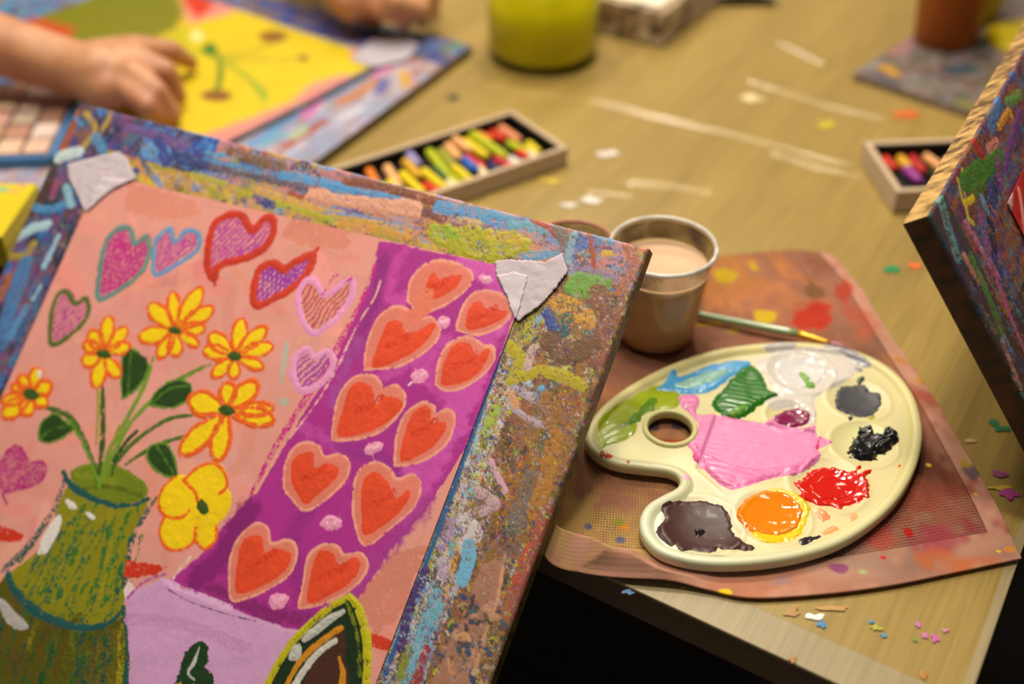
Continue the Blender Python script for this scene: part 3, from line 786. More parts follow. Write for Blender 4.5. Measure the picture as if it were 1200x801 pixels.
for k in range(34):
    x0 = -10 + r.random() * 155; y0 = 725 + r.random() * 30
    pts = [(x0, y0)]
    for j in range(4):
        pts.append((pts[-1][0] + (-.35 if x0 < 80 else -.1) * 22 + r.uniform(-5, 5), pts[-1][1] + 22))
    pa.line(pts, r.choice([(26, 74, 40), (28, 72, 62), (40, 90, 30)]), r.uniform(2.5, 6), dry=r.uniform(.4, .65), wob=.001)
pa.poly([(82, 556), (98, 544), (130, 542), (158, 556), (173, 571), (168, 584), (142, 592), (108, 584)], (112, 128, 22), rnd=4, h=.0003)
pa.line([(100, 572), (130, 570), (165, 580)], (86, 100, 16), 6, dry=.3); pa.line([(90, 556), (120, 560), (135, 566)], (128, 140, 30), 8, dry=.3)
pa.line([(74, 553), (84, 568), (105, 582), (135, 592), (160, 590), (173, 584)], TEAL, [6, 10, 9, 6, 6, 4], h=.0003, wob=.0008)
pa.line([(76, 560), (66, 590), (50, 618), (28, 645), (4, 668)], TEAL, [6, 7, 8, 10, 8], dry=.42)
pa.line([(184, 582), (168, 606), (156, 630), (148, 665), (146, 690)], TEAL, [4, 7, 7, 6, 5], dry=.42)
pa.line([(9, 671), (18, 692), (40, 714), (72, 730), (105, 735), (128, 729), (142, 717)], TEAL, [8, 11, 13, 10, 8, 7, 5], h=.0003, dry=.06)
pa.line([(145, 710), (150, 745), (151, 770), (146, 810)], (24, 84, 72), [5, 9, 10, 8], dry=.12)
pa.line([(28, 694), (60, 716), (100, 722), (138, 714)], (96, 110, 24), 3, dry=.4)
for q in ([(45, 648), (49, 632), (63, 608), (71, 603), (73, 612), (66, 628), (55, 647)], [(77, 586), (82, 584), (90, 594), (86, 597), (80, 594)], [(100, 601), (106, 600), (113, 606), (108, 609)], [(-6, 700), (4, 702), (16, 714), (32, 730), (31, 737), (18, 736), (4, 722)]):
    pa.poly(q, (222, 216, 214) if q[0][1] < 690 else (176, 172, 168), rnd=3, h=.0004)

# red marks, lilac tablecloth
RED = (204, 50, 26)
pa.poly([(147, 656), (170, 658), (196, 664), (186, 672), (160, 677), (146, 674)], RED, dry=.1, wob=.001); pa.poly([(-4, 614), (14, 620), (28, 627), (24, 634), (-4, 634)], RED, dry=.1)
pa.poly([(432, 741), (448, 745), (462, 752), (458, 762), (440, 760), (432, 756)], (204, 56, 34), dry=.08)
LIL = (206, 156, 202)
pa.poly([(147, 702), (160, 690), (192, 676), (210, 688), (240, 697), (272, 711), (300, 724), (332, 734), (362, 741), (350, 765), (400, 800), (400, 1010), (150, 1010), (152, 770)], LIL, h=.0002)
pa.line([(152, 725), (210, 730), (290, 760)], (196, 142, 192), 14, dry=.35, wob=.001); pa.line([(165, 770), (240, 775), (290, 770)], (200, 150, 198), 16, dry=.4)
pa.line([(195, 682), (230, 696), (270, 712)], (222, 172, 216), 8, dry=.25); pa.line([(194, 688), (222, 704), (262, 718), (300, 727)], (120, 80, 120), 1.3, dry=.3)
pa.poly([(145, 690), (152, 680), (160, 690), (148, 702)], (226, 206, 206)); pa.line([(150, 700), (168, 682), (194, 672)], (168, 56, 162), 3, dry=.3)
# green thing and the dark bowl
pa.poly([(203, 803), (210, 785), (216, 765), (228, 753), (238, 751), (244, 757), (242, 782), (250, 790), (250, 803)], (24, 58, 24), h=.0004, wob=.001)
pa.line([(234, 758), (228, 775), (221, 788), (228, 796)], (186, 188, 184), [2, 5, 4, 3], h=.0005)
pa.line([(206, 803), (212, 800)], (200, 150, 30), 4)
pa.poly([(305, 812), (330, 768), (350, 742), (380, 715), (408, 697), (422, 712), (431, 740), (433, 780), (428, 880), (400, 960), (330, 960), (290, 880)], (20, 44, 22), h=.0003)
pa.poly([(352, 812), (372, 770), (390, 742), (404, 734), (405, 770), (407, 812)], (70, 38, 28), rnd=2)
pa.line([(308, 812), (330, 770), (352, 742), (380, 716), (409, 698)], (186, 176, 24), [8, 9, 9, 9, 7], h=.0005, dry=.08)
pa.line([(409, 697), (421, 714), (429, 742), (431, 775), (428, 812)], (186, 180, 22), [6, 10, 11, 10, 9], h=.0005, dry=.08)
pa.line([(406, 704), (418, 740), (422, 790)], (110, 120, 20), 4, dry=.4)
pa.line([(336, 803), (352, 774), (378, 750), (400, 735)], (200, 132, 26), [6, 8, 8, 7], h=.0004); pa.line([(399, 812), (402, 790), (398, 770)], (196, 130, 24), [10, 7, 3])
pa.line([(345, 803), (360, 780), (376, 762), (393, 750)], (200, 196, 188), [9, 9, 8, 7], h=.0006)
pa.line([(357, 748), (372, 736), (388, 724), (402, 716)], (184, 184, 178), [8, 11, 10, 6], h=.0006); pa.oval(347, 764, 7, 11, (186, 186, 182), 20, h=.0006)

# stems and leaves
DG, LG = (52, 86, 24), (112, 146, 44)
for p, c, wd in (([(180, 418), (170, 450), (148, 492), (128, 530), (120, 562)], LG, [4, 7, 7, 9, 6]), ([(246, 427), (215, 442), (182, 465), (150, 500), (130, 540), (118, 565)], LG, [5, 7, 6, 7, 9, 6]), ([(247, 426), (215, 440), (185, 460)], (96, 126, 40), 3),
                 ([(120, 448), (121, 480), (120, 520), (116, 555)], DG, [3, 8, 9, 5]), ([(115, 455), (115, 490), (113, 520)], (150, 150, 40), 4), ([(225, 486), (200, 490), (172, 506), (150, 525), (133, 546)], (66, 104, 28), [4, 6, 7, 7, 5]),
                 ([(216, 511), (190, 519), (165, 532), (147, 544)], (72, 110, 30), [4, 6, 6, 4]), ([(43, 476), (65, 480), (83, 490), (98, 515), (110, 545), (114, 565)], (60, 98, 28), [4, 7, 9, 9, 7, 5]), ([(82, 492), (100, 525), (114, 560), (117, 570)], (108, 150, 44), 4),
                 ([(160, 505), (146, 520), (134, 540)], (40, 74, 26), 6), ([(133, 546), (132, 556)], DG, 4), ([(140, 500), (128, 530)], (140, 140, 50), 5)):
    pa.line(p, c, wd, dry=.1, h=.0003)
for q, v in (([(143, 467), (142, 440), (144, 416), (150, 408), (164, 413), (175, 427), (168, 446), (155, 460)], [(150, 462), (152, 430), (154, 412)]), ([(175, 474), (184, 457), (204, 445), (222, 448), (225, 458), (218, 470), (202, 478), (185, 476)], [(178, 472), (200, 455), (222, 452)]),
             ([(172, 535), (177, 522), (194, 519), (204, 535), (209, 557), (196, 558), (180, 548)], [(184, 522), (198, 545), (206, 557)]), ([(46, 514), (48, 496), (64, 484), (78, 494), (88, 500), (78, 510), (58, 519)], [(82, 500), (62, 502), (50, 512)])):
    pa.poly(q, (36, 66, 20), rnd=4, h=.0003, wob=.0008)
    pa.line(q[:5], (96, 140, 36), 3, dry=.3, h=.0004); pa.line(v, (76, 116, 34), 3, dry=.35, h=.0004)
    pa.line(q[-3:] + q[:1], (88, 134, 36), 4, dry=.25, h=.0004)

# flowers: every petal a yellow shape outlined in orange
YEL, ORG = (240, 204, 14), (226, 104, 30)


def petal(c, t, wd, col=YEL):
    c = np.array(c, float); t = np.array(t, float); ax = t - c; L = np.hypot(*ax); ax /= L; n = np.array([-ax[1], ax[0]])
    pr = [(0.02, .14), (.3, .62), (.6, 1.0), (.85, .8), (1.0, .28)]
    q = [tuple(c + ax * L * a + n * wd / 2 * b) for a, b in pr] + [tuple(c + ax * L * a - n * wd / 2 * b) for a, b in pr[::-1]]
    pa.poly(q, col, rnd=3, h=.0003, wob=.0006, var=.05)
    return q


FL = [((205, 387), [((176, 357), 21), ((203, 343), 15), ((236, 338), 18), ((249, 361), 18), ((240, 384), 15), ((232, 404), 13), ((206, 417), 17), ((186, 419), 15), ((164, 396), 20)], 6),
      ((122, 415), [((107, 388), 17), ((128, 371), 16), ((148, 384), 15), ((152, 404), 14), ((139, 441), 16), ((112, 453), 17), ((97, 425), 17), ((99, 402), 15)], 7),
      ((275, 417), [((246, 392), 20), ((284, 374), 17), ((311, 384), 17), ((319, 405), 17), ((308, 430), 14), ((274, 443), 14), ((250, 441), 15), ((239, 410), 17)], 7),
      ((37, 462), [((24, 440), 14), ((44, 431), 14), ((60, 450), 17), ((55, 474), 15), ((30, 486), 17), ((4, 488), 20), ((3, 470), 14), ((14, 452), 13)], 8),
      ((266, 481), [((222, 468), 28), ((268, 448), 19), ((300, 448), 22), ((319, 478), 16), ((320, 492), 22), ((254, 538), 22), ((213, 531), 24)], 8)]
for c, pts, rc in FL:
    qs = [petal(c, t, wd) for t, wd in pts]
    for q in qs:
        pa.line(q, (228, 98, 28), 5.2 if rc < 8 else 6.6, closed=True, n=4, dry=.12, h=.0004, wob=.0006)
    pa.oval(c[0], c[1], rc * 1.25, rc * .78, (52, 84, 22), 12, h=.0005)
pa.poly([(235, 545), (252, 541), (265, 552), (268, 572), (272, 585), (268, 600), (256, 614), (252, 634), (240, 642), (228, 634), (212, 644), (194, 640), (186, 620), (192, 602), (184, 590), (190, 570), (206, 557), (222, 556)], YEL, rnd=4, h=.0003)
for p in ([(218, 560), (236, 545), (253, 544), (264, 556), (266, 570), (258, 578)], [(206, 558), (192, 570), (186, 590), (194, 604), (212, 606), (222, 598)], [(194, 604), (187, 622), (195, 641), (212, 644), (227, 634), (230, 618)], [(230, 634), (240, 643), (252, 634), (254, 616)], [(215, 562), (228, 576), (232, 588)]):
    pa.line(p, (230, 100, 28), 4.5, dry=.15, h=.0004)
pa.line([(232, 606), (232, 630)], (224, 150, 20), 2.5, dry=.3); pa.oval(238, 594, 6, 9, (56, 84, 22), -20, h=.0005)
pa.oval(47, 438, 2.5, 5, (226, 216, 206), h=.0005)

paper = pa.build('vase_and_hearts_painting', M_gouache, thick=0.0006, relief=1.0)
props(paper, 'child\'s painting of a green vase of yellow flowers, pink background, red hearts on a magenta banner, taped to the big drawing board', 'painting')
props(paper, None); paper['label'] = 'painting of yellow flowers in a green vase with red hearts on magenta, taped to board'

# torn masking tape holding its upper corners
M_tape = plain('masking_tape', (200, 186, 196), 0.6, 0.3, bump=0.5, bscale=160, var=0.06)
M_tape2 = plain('masking_tape_double', (212, 198, 210), 0.6, 0.3, bump=0.5, bscale=160, var=0.04)


def tape(pts, lift, m, seed, under=None):
    q = np.array([on_board(u, v, lift) for u, v in pts])
    loc = np.stack([(q - TLb) @ r_, (q - TLb) @ -d_], 1)
    lo, hi = loc.min(0) - .001, loc.max(0) + .001
    st = .0009
    xs = np.arange(lo[0], hi[0], st); ys = np.arange(lo[1], hi[1], st)
    X, Y = np.meshgrid(xs, ys)
    sd = poly_sdf(X, Y, loc) + .00035 * vnoise(len(ys), len(xs), 3, seed)
    wv = .0005 * vnoise(len(ys), len(xs), 9, seed + 1)
    V = TLb + X[..., None] * r_ + Y[..., None] * -d_ + (lift + np.abs(wv))[..., None] * N_
    keep = sd > 0
    f = grid_faces(len(ys), len(xs)); f = f[keep.ravel()[f].all(1)]
    us = np.unique(f); mp = -np.ones(V.shape[0] * V.shape[1], int); mp[us] = np.arange(len(us))
    o = mesh('tape' if under is None else 'flap', V.reshape(-1, 3)[us], mp[f], m, paper)
    if under is not None: o.parent = under
    sol = o.modifiers.new('thickness', 'SOLIDIFY'); sol.thickness = 0.0002
    return o


t1 = tape([(78, 192), (100, 186), (140, 177), (149, 184), (160, 209), (130, 223), (99, 249), (90, 228), (80, 210)], .0019, M_tape, 3)
t1['label'] = 'torn tape at the upper left corner'
t2 = tape([(118, 208), (159, 209), (130, 223), (100, 249), (108, 230)], .0025, M_tape2, 4, t1); t2['label'] = 'second layer of tape, paler'
t3 = tape([(579, 305), (600, 303), (640, 306), (659, 295), (667, 317), (652, 338), (632, 360), (606, 378), (594, 350), (581, 325)], .0019, M_tape, 5)
t3['label'] = 'torn tape at the upper right corner'
t4 = tape([(581, 322), (600, 318), (620, 322), (612, 350), (604, 377), (594, 350)], .0025, M_tape2, 6, t3); t4['label'] = 'folded flap of tape, paler'

# ================================================================== paint rag under the palette
def resample(p, n):
    s = np.r_[0, np.cumsum(np.linalg.norm(np.diff(p, axis=0), axis=1))]; t = np.linspace(0, s[-1], n)
    return np.stack([np.interp(t, s, p[:, k]) for k in range(p.shape[1])], 1)


PZ = 0.0066
PH = 0.0085
OUTL = [(686, 510), (690, 495), (705, 475), (730, 455), (765, 435), (800, 420), (840, 408), (880, 402), (930, 399), (980, 404), (1020, 416), (1050, 435), (1070, 460), (1080, 490), (1081, 515), (1074, 545), (1055, 580), (1025, 610),
        (985, 635), (940, 650), (890, 658), (840, 660), (800, 655), (770, 644), (753, 625), (750, 606), (758, 590), (775, 579), (791, 571), (797, 563), (793, 555), (780, 550), (755, 547), (725, 543), (703, 535), (690, 523)]
PC = tab(880, 530, PZ)


def pxy(pts, z=PZ + .005):
    return np.array([(tab(u, v, z) - PC)[:2] for u, v in pts])


ol = crom(pxy(OUTL, PZ + PH), 10, True)
ol = resample(np.vstack([ol, ol[:1]]), 321)[:-1]

front = crom([tab(u, v, .002) for u, v in [(628, 640), (645, 661), (680, 674), (735, 681), (790, 686), (830, 693), (880, 702), (960, 698), (1040, 688), (1120, 672), (1196, 656)]], 10)
right = crom([tab(u, v, .002) for u, v in [(1196, 656), (1165, 590), (1130, 530), (1085, 455), (1040, 390), (1005, 335), (975, 300)]], 10)
back = crom([tab(u, v, .002) for u, v in [(655, 330), (740, 318), (830, 304), (890, 296), (940, 294), (975, 300)]], 10)
left = crom([tab(u, v, .002) for u, v in [(628, 640), (640, 560), (650, 460), (655, 330)]], 10)


def resample(p, n):
    s = np.r_[0, np.cumsum(np.linalg.norm(np.diff(p, axis=0), axis=1))]; t = np.linspace(0, s[-1], n)
    return np.stack([np.interp(t, s, p[:, k]) for k in range(p.shape[1])], 1)


NS, NT = 460, 400
fr_, rt_, bk_, lf_ = resample(front, NS), resample(right, NT), resample(back, NS), resample(left, NT)
S = np.linspace(0, 1, NS)[None, :, None]; T = np.linspace(0, 1, NT)[:, None, None]
P = (1 - T) * fr_[None] + T * bk_[None] + (1 - S) * lf_[:, None] + S * rt_[:, None] - ((1 - S) * (1 - T) * fr_[0] + S * (1 - T) * fr_[-1] + (1 - S) * T * bk_[0] + S * T * bk_[-1])
s_, t_ = S[..., 0] + 0 * T[..., 0], T[..., 0] + 0 * S[..., 0]
w_s, w_t = 0.44, 0.36
Zc = 0.0022 + .0008 * vnoise(NT, NS, 55, 61) * smooth(0, .05, t_) * smooth(0, .03, 1 - s_)
amp = 0.023 * smooth(.40, .12, s_) * (0.85 + .25 * np.sin(s_ * 26))
ridge = np.exp(-((t_ - .034 - .008 * np.sin(s_ * 14)) / .024) ** 2)
Zc += amp * ridge
Zc += .010 * smooth(.10, .03, s_) * np.exp(-((t_ - .14) / .09) ** 2)
Zc += .0035 * np.exp(-(((s_ - .05 - .1 * t_) / .02) ** 2)) * smooth(.08, .2, t_)
hem = np.minimum(np.where(t_ < .074, 1, 0) + np.where(s_ > .955, 1, 0), 1)
Zc += .0011 * np.maximum(smooth(.080, .072, t_), smooth(.951, .958, s_))
Zc = np.maximum(Zc, .0018) + .0007
e_ = -poly_sdf(P[..., 0] - PC[0], P[..., 1] - PC[1], ol[::4])
Zc = np.minimum(Zc, .0054 + np.maximum(0, e_ - .002) * .9)
plane = (P0[2] + (-.0115 - .0025 - (P[..., 0] - P0[0]) * N_[0] - (P[..., 1] - P0[1]) * N_[1]) / N_[2]) - TZ
P[..., 2] = TZ + np.minimum(Zc, np.maximum(plane, .002))
cc = np.empty((NT, NS, 3)); cc[:] = np.where(hem[..., None] > 0, lin((176, 128, 108)), lin((148, 100, 80)))
n1, n2, n3 = vnoise(NT, NS, 70, 71), vnoise(NT, NS, 26, 72), vnoise(NT, NS, 9, 73)


def stain(cx, cy, rx, ry, c, a=0.6, sft=.6):
    """a dyed blotch centred where the photo shows it, radii in metres"""
    q = tab(cx, cy)[:2]
    d = np.hypot((P[..., 0] - q[0]) / rx, (P[..., 1] - q[1]) / ry) + .5 * n2 + .35 * n3
    m_ = (smooth(1.1, .9 - sft, d) * a * .9)[..., None]
    cc[:] = cc * (1 - m_) + lin(c) * m_


cc *= (1 + .18 * n1 + .14 * n2 + .10 * n3)[..., None]
for a in [(760, 560, .05, .05, (176, 128, 84), .7), (700, 480, .05, .04, (190, 130, 85), .6), (700, 620, .045, .03, (180, 148, 84), .8), (870, 330, .07, .05, (196, 126, 62), .75), (930, 360, .05, .05, (190, 120, 90), .6),
          (1060, 570, .05, .04, (150, 74, 56), .65), (1120, 600, .05, .03, (160, 78, 62), .6), (1010, 660, .05, .02, (150, 118, 104), .7), (1080, 480, .03, .03, (150, 80, 55), .6), (1080, 545, .014, .02, (88, 52, 44), .7),
          (1105, 632, .025, .016, (168, 66, 82), .8), (1140, 620, .02, .012, (160, 60, 80), .7), (1130, 665, .03, .010, (196, 104, 56), .85), (960, 675, .05, .010, (186, 140, 118), .75), (1010, 668, .016, .006, (150, 130, 110), .6),
          (1030, 640, .012, .012, (180, 70, 60), .8), (1090, 555, .02, .03, (100, 60, 45), .35), (900, 690, .05, .012, (190, 118, 84), .6), (960, 320, .022, .02, (120, 70, 60), .5), (985, 345, .012, .012, (180, 60, 45), .9, .3),
          (955, 375, .016, .018, (190, 44, 30), .95, .35), (950, 345, .012, .01, (70, 66, 40), .7), (855, 327, .013, .010, (196, 168, 30), .95, .3), (885, 318, .008, .010, (200, 170, 30), .9, .3), (895, 372, .008, .008, (214, 180, 30), .95, .3),
          (825, 382, .016, .006, (200, 160, 30), .9, .4), (860, 390, .009, .006, (200, 170, 40), .9, .4), (1000, 375, .012, .02, (190, 80, 60), .6), (1050, 425, .01, .008, (176, 120, 40), .7), (1076, 450, .008, .006, (180, 130, 30), .8),
          (1098, 473, .012, .02, (160, 60, 60), .6), (1137, 555, .011, .008, (74, 66, 84), .85, .3), (1129, 548, .006, .006, (170, 140, 40), .9, .3), (1064, 626, .0035, .005, (196, 30, 26), 1, .3), (1033, 659, .003, .0025, (190, 40, 40), 1, .3),
          (982, 671, .008, .004, (130, 50, 110), .9, .35), (1009, 675, .004, .003, (170, 180, 120), .9, .4), (915, 688, .009, .006, (128, 122, 150), .6), (793, 502, .005, .003, (50, 54, 74), .9, .3), (766, 502, .004, .004, (50, 54, 74), .9, .3), (781, 520, .009, .0022, (170, 40, 28), .7, .5),
          (690, 621, .003, .003, (70, 90, 130), .9, .3), (727, 636, .003, .003, (70, 90, 130), .9, .3), (731, 621, .004, .003, (215, 130, 40), .9, .4), (725, 615, .004, .004, (130, 140, 50), .8, .4), (735, 525, .005, .004, (120, 130, 60), .7), (690, 452, .012, .004, (180, 150, 60), .7), (775, 545, .004, .004, (80, 110, 50), .7),
          (848, 698, .003, .002, (230, 200, 30), 1, .3), (1087, 548, .0018, .0015, (240, 200, 60), 1, .3), (1168, 650, .0018, .0015, (240, 200, 60), 1, .3), (1142, 583, .0015, .0015, (230, 190, 60), 1, .3), (1183, 648, .006, .003, (220, 140, 50), .9, .4)]:
    stain(*a)
seam = np.exp(-((t_ - .077) / .0022) ** 2) * (s_ < .955) + np.exp(-((s_ - .952) / .0018) ** 2) * (t_ > .075)
cc *= (1 - .45 * np.clip(seam, 0, 1) * (.6 + .4 * np.sin(s_ * 900) * np.sin(t_ * 800)))[..., None]
M_rag, nt, b = new_mat('woven_rag')
at = nt.nodes.new('ShaderNodeAttribute'); at.attribute_name = 'Col'; s3 = nt.nodes.new('ShaderNodeAttribute'); s3.attribute_name = 'st'
sep = nt.nodes.new('ShaderNodeSeparateXYZ'); lk = nt.links.new; lk(s3.outputs['Vector'], sep.inputs[0])


def mth(op, a, b_=None, v=None):
    n = nt.nodes.new('ShaderNodeMath'); n.operation = op
    lk(a, n.inputs[0])
    if b_ is not None: lk(b_, n.inputs[1])
    if v is not None: n.inputs[1].default_value = v
    return n.outputs[0]


nzr = nt.nodes.new('ShaderNodeTexNoise'); nzr.inputs['Scale'].default_value = 160.0; lk(s3.outputs['Vector'], nzr.inputs['Vector'])
nzb = nt.nodes.new('ShaderNodeTexNoise'); nzb.inputs['Scale'].default_value = 30.0; nzb.inputs['Detail'].default_value = 4; lk(s3.outputs['Vector'], nzb.inputs['Vector'])
wig = mth('MULTIPLY', nzr.outputs['Fac'], v=5.5)
wx = mth('SINE', mth('ADD', mth('MULTIPLY', sep.outputs['X'], v=2 * math.pi / .0026), wig))
wy = mth('SINE', mth('ADD', mth('MULTIPLY', sep.outputs['Y'], v=2 * math.pi / .0024), wig))
wv = mth('MAXIMUM', wx, wy)                       # 1 on the threads, low in the gaps
gap = mth('MULTIPLY_ADD', wv, v=.5); gap.node.inputs[2].default_value = .5
mr = nt.nodes.new('ShaderNodeMapRange'); mr.inputs['From Min'].default_value = .2; mr.inputs['From Max'].default_value = .95; mr.inputs['To Min'].default_value = .25; mr.inputs['To Max'].default_value = 1.05; lk(gap, mr.inputs['Value'])
dirt = nt.nodes.new('ShaderNodeMapRange'); dirt.inputs['From Min'].default_value = .35; dirt.inputs['From Max'].default_value = .7; dirt.inputs['To Min'].default_value = .1; dirt.inputs['To Max'].default_value = 1; lk(nzb.outputs['Fac'], dirt.inputs['Value'])
mixf = nt.nodes.new('ShaderNodeMix'); mixf.data_type = 'FLOAT'; mixf.inputs['A'].default_value = 1.0; hm_ = mth('MULTIPLY_ADD', sep.outputs['Z'], v=-.8); hm_.node.inputs[2].default_value = 1.0; lk(mth('MULTIPLY', dirt.outputs[0], hm_), mixf.inputs['Factor']); lk(mr.outputs[0], mixf.inputs['B'])
mul = nt.nodes.new('ShaderNodeVectorMath'); mul.operation = 'SCALE'; lk(at.outputs['Color'], mul.inputs[0]); lk(mixf.outputs['Result'], mul.inputs['Scale'])
lk(mul.outputs[0], b.inputs['Base Color']); b.inputs['Roughness'].default_value = .9; b.inputs['Specular IOR Level'].default_value = .1
bp = nt.nodes.new('ShaderNodeBump'); bp.inputs['Strength'].default_value = .7; bp.inputs['Distance'].default_value = .0008; lk(mth('MULTIPLY', gap, hm_), bp.inputs['Height']); lk(bp.outputs['Normal'], b.inputs['Normal'])
st = np.stack([s_ * w_s, t_ * w_t, hem * 1.0], -1)
inner = np.where(hem > 0, 1.0, 0.0)
cc = cc * (1 - inner[..., None] * .0)
rag = mesh('paint_rag', P.reshape(-1, 3), grid_faces(NT, NS, flip=True), M_rag, None, cc.reshape(-1, 3), st=st.reshape(-1, 3))
so = rag.modifiers.new('thickness', 'SOLIDIFY'); so.thickness = 0.0012; so.offset = -1
props(rag, 'pinkish brown cotton rag stained with paint, spread under the palette', 'rag')

# ================================================================== plastic palette
area = np.sum(ol[:, 0] * np.roll(ol[:, 1], -1) - np.roll(ol[:, 0], -1) * ol[:, 1])
if area < 0: ol = ol[::-1]
tg = np.roll(ol, -1, 0) - np.roll(ol, 1, 0); tg /= np.linalg.norm(tg, axis=1)[:, None]; nin = np.stack([-tg[:, 1], tg[:, 0]], 1)
for _ in range(6): nin = (nin + np.roll(nin, 1, 0) + np.roll(nin, -1, 0)) / 3; nin /= np.linalg.norm(nin, axis=1)[:, None]
FLZ = PH - .0034
prof = [(0.0016, 0.0010), (0.0006, 0.0004), (0.0, 0.0012), (0.0, PH - .0022), (.0007, PH - .0008), (.0022, PH), (.0052, PH - .0003), (.0068, PH - .0012), (.0080, FLZ + .0006), (.0096, FLZ - .0002)]
HOLE = pxy([(785, 502)])[0]; hk = depth(tab(785, 502)) / FPX
HR = 29 * hk
WELLS = [(937, 436, 36), (1005, 468, 34), (1012, 520, 36), (970, 567, 42), (905, 605, 41), (823, 615, 44), (925, 487, 26)]
wells = [(pxy([(u, v)])[0], r_px * depth(tab(u, v)) / FPX) for u, v, r_px in WELLS]
REC = pxy([(838, 487), (955, 506), (968, 520), (935, 552), (848, 576), (816, 548)])


def floor_z(x, y):
    z = np.full(x.shape, FLZ)
    for c, r0 in wells:
        d = np.hypot(x - c[0], y - c[1]) / r0
        z = z - np.where(d < 1, .0034 * (1 - np.clip(d, 0, 1) ** 2.6), 0) + .0005 * np.exp(-((d - 1.08) / .07) ** 2)
    d = poly_sdf(x, y, REC)
    z = z - .0016 * smooth(-.001, .0015, d) + .0004 * np.exp(-((d + .0015) / .0012) ** 2)
    return np.maximum(z, .0008)


stp = .0009
gx = np.arange(ol[:, 0].min(), ol[:, 0].max(), stp); gy = np.arange(ol[:, 1].min(), ol[:, 1].max(), stp)
GX, GY = np.meshgrid(gx, gy)
sdp = poly_sdf(GX, GY, ol)
FZ = floor_z(GX, GY)
palc = np.empty(GX.shape + (3,)); palc[:] = lin((206, 195, 144))
pn = vnoise(*GX.shape, 24, 91); pn2 = vnoise(*GX.shape, 8, 92)


def tint(px, py, r0, c, a, soft=1.0):
    q = pxy([(px, py)])[0]
    m_ = (smooth(1, 0, np.hypot(GX - q[0], GY - q[1]) / r0 + .3 * pn) * a)[..., None]
    palc[:] = palc * (1 - m_) + lin(c) * m_


for a in [(770, 620, .05, (204, 214, 196), .9), (1015, 515, .026, (214, 220, 150), .8), (790, 560, .03, (222, 228, 190), .6), (950, 470, .04, (222, 208, 160), .5), (870, 590, .04, (218, 212, 190), .6), (730, 540, .03, (226, 226, 160), .6), (1040, 560, .05, (216, 200, 146), .5),
          (930, 430, .05, (214, 208, 196), .6), (800, 570, .02, (240, 200, 190), .4)]:
    tint(*a)
palc *= (1 + .03 * pn + .03 * pn2)[..., None]
ok = (sdp > .0082) & (np.hypot(GX - HOLE[0], GY - HOLE[1]) > HR + .001)
f = grid_faces(len(gy), len(gx)); f = f[ok.ravel()[f].all(1)]
us = np.unique(f); mp = -np.ones(GX.size, int); mp[us] = np.arange(len(us))
V1 = np.stack([GX, GY, FZ], -1).reshape(-1, 3)[us]; C1 = palc.reshape(-1, 3)[us]; F1 = mp[f]
n = len(ol); V2 = []; C2 = []
rimn = np.random.default_rng(4)
rim_c = np.array([lin((228, 216, 150)) * (1 + .05 * math.sin(i * .07)) for i in range(n)])
pc_l, pc_r = ol[:, 0].min(), ol[:, 0].max()
tl = np.clip((ol[:, 0] - pc_l) / (pc_r - pc_l), 0, 1)[:, None]; lo_ = smooth(.02, -.07, ol[:, 1])[:, None]
rim_c = (lin((204, 210, 186)) * lo_ * (1 - tl) + lin((206, 196, 136)) * (1 - lo_ * (1 - tl))) * (1 + .04 * np.sin(np.arange(n) * .11))[:, None]
for o_, z in prof:
    V2.append(np.concatenate([ol + nin * o_, np.full((n, 1), z)], 1)); C2.append(rim_c)
V2 = np.vstack(V2); C2 = np.vstack(C2); k = len(prof)
i = np.arange(n); F2 = np.vstack([np.stack([a * n + i, a * n + (i + 1) % n, (a + 1) * n + (i + 1) % n, (a + 1) * n + i], 1) for a in range(k - 1)]) + len(V1)
rp = [(HR + .0018, FLZ - .0004), (HR + .0016, FLZ + .0012), (HR + .0006, FLZ + .0020), (HR - .0004, FLZ + .0022), (HR - .0016, FLZ + .0018), (HR - .0022, FLZ + .0006), (HR - .0023, .0012)]
V3, F3 = lathe(rp, 72); V3 = V3 + np.array([HOLE[0], HOLE[1], 0])
C3 = np.repeat(lin((200, 194, 132))[None], len(V3), 0)
M_pal = painted('cream_plastic', .38, .5, .06, 500)
VV = np.vstack([V1, V2, V3]) + PC
pal = thing('paint_palette', PC, 'cream plastic kidney-shaped palette with a thumb hole and squeezed paints, on the rag', 'paint palette')
mesh('tray', VV, np.vstack([F1, F2, F3[:, ::-1] + len(V1) + len(V2)]), M_pal, pal, np.vstack([C1, C2, C3]))

WET = {}


def wet(c, rough=.22, coat=.5):
    key = 'wet_paint_%d_%d_%d' % tuple(c)
    if key not in WET:
        WET[key] = plain(key, c, rough, .32, bump=.05, bscale=350, var=.07, coat=coat * .4)
    return WET[key]


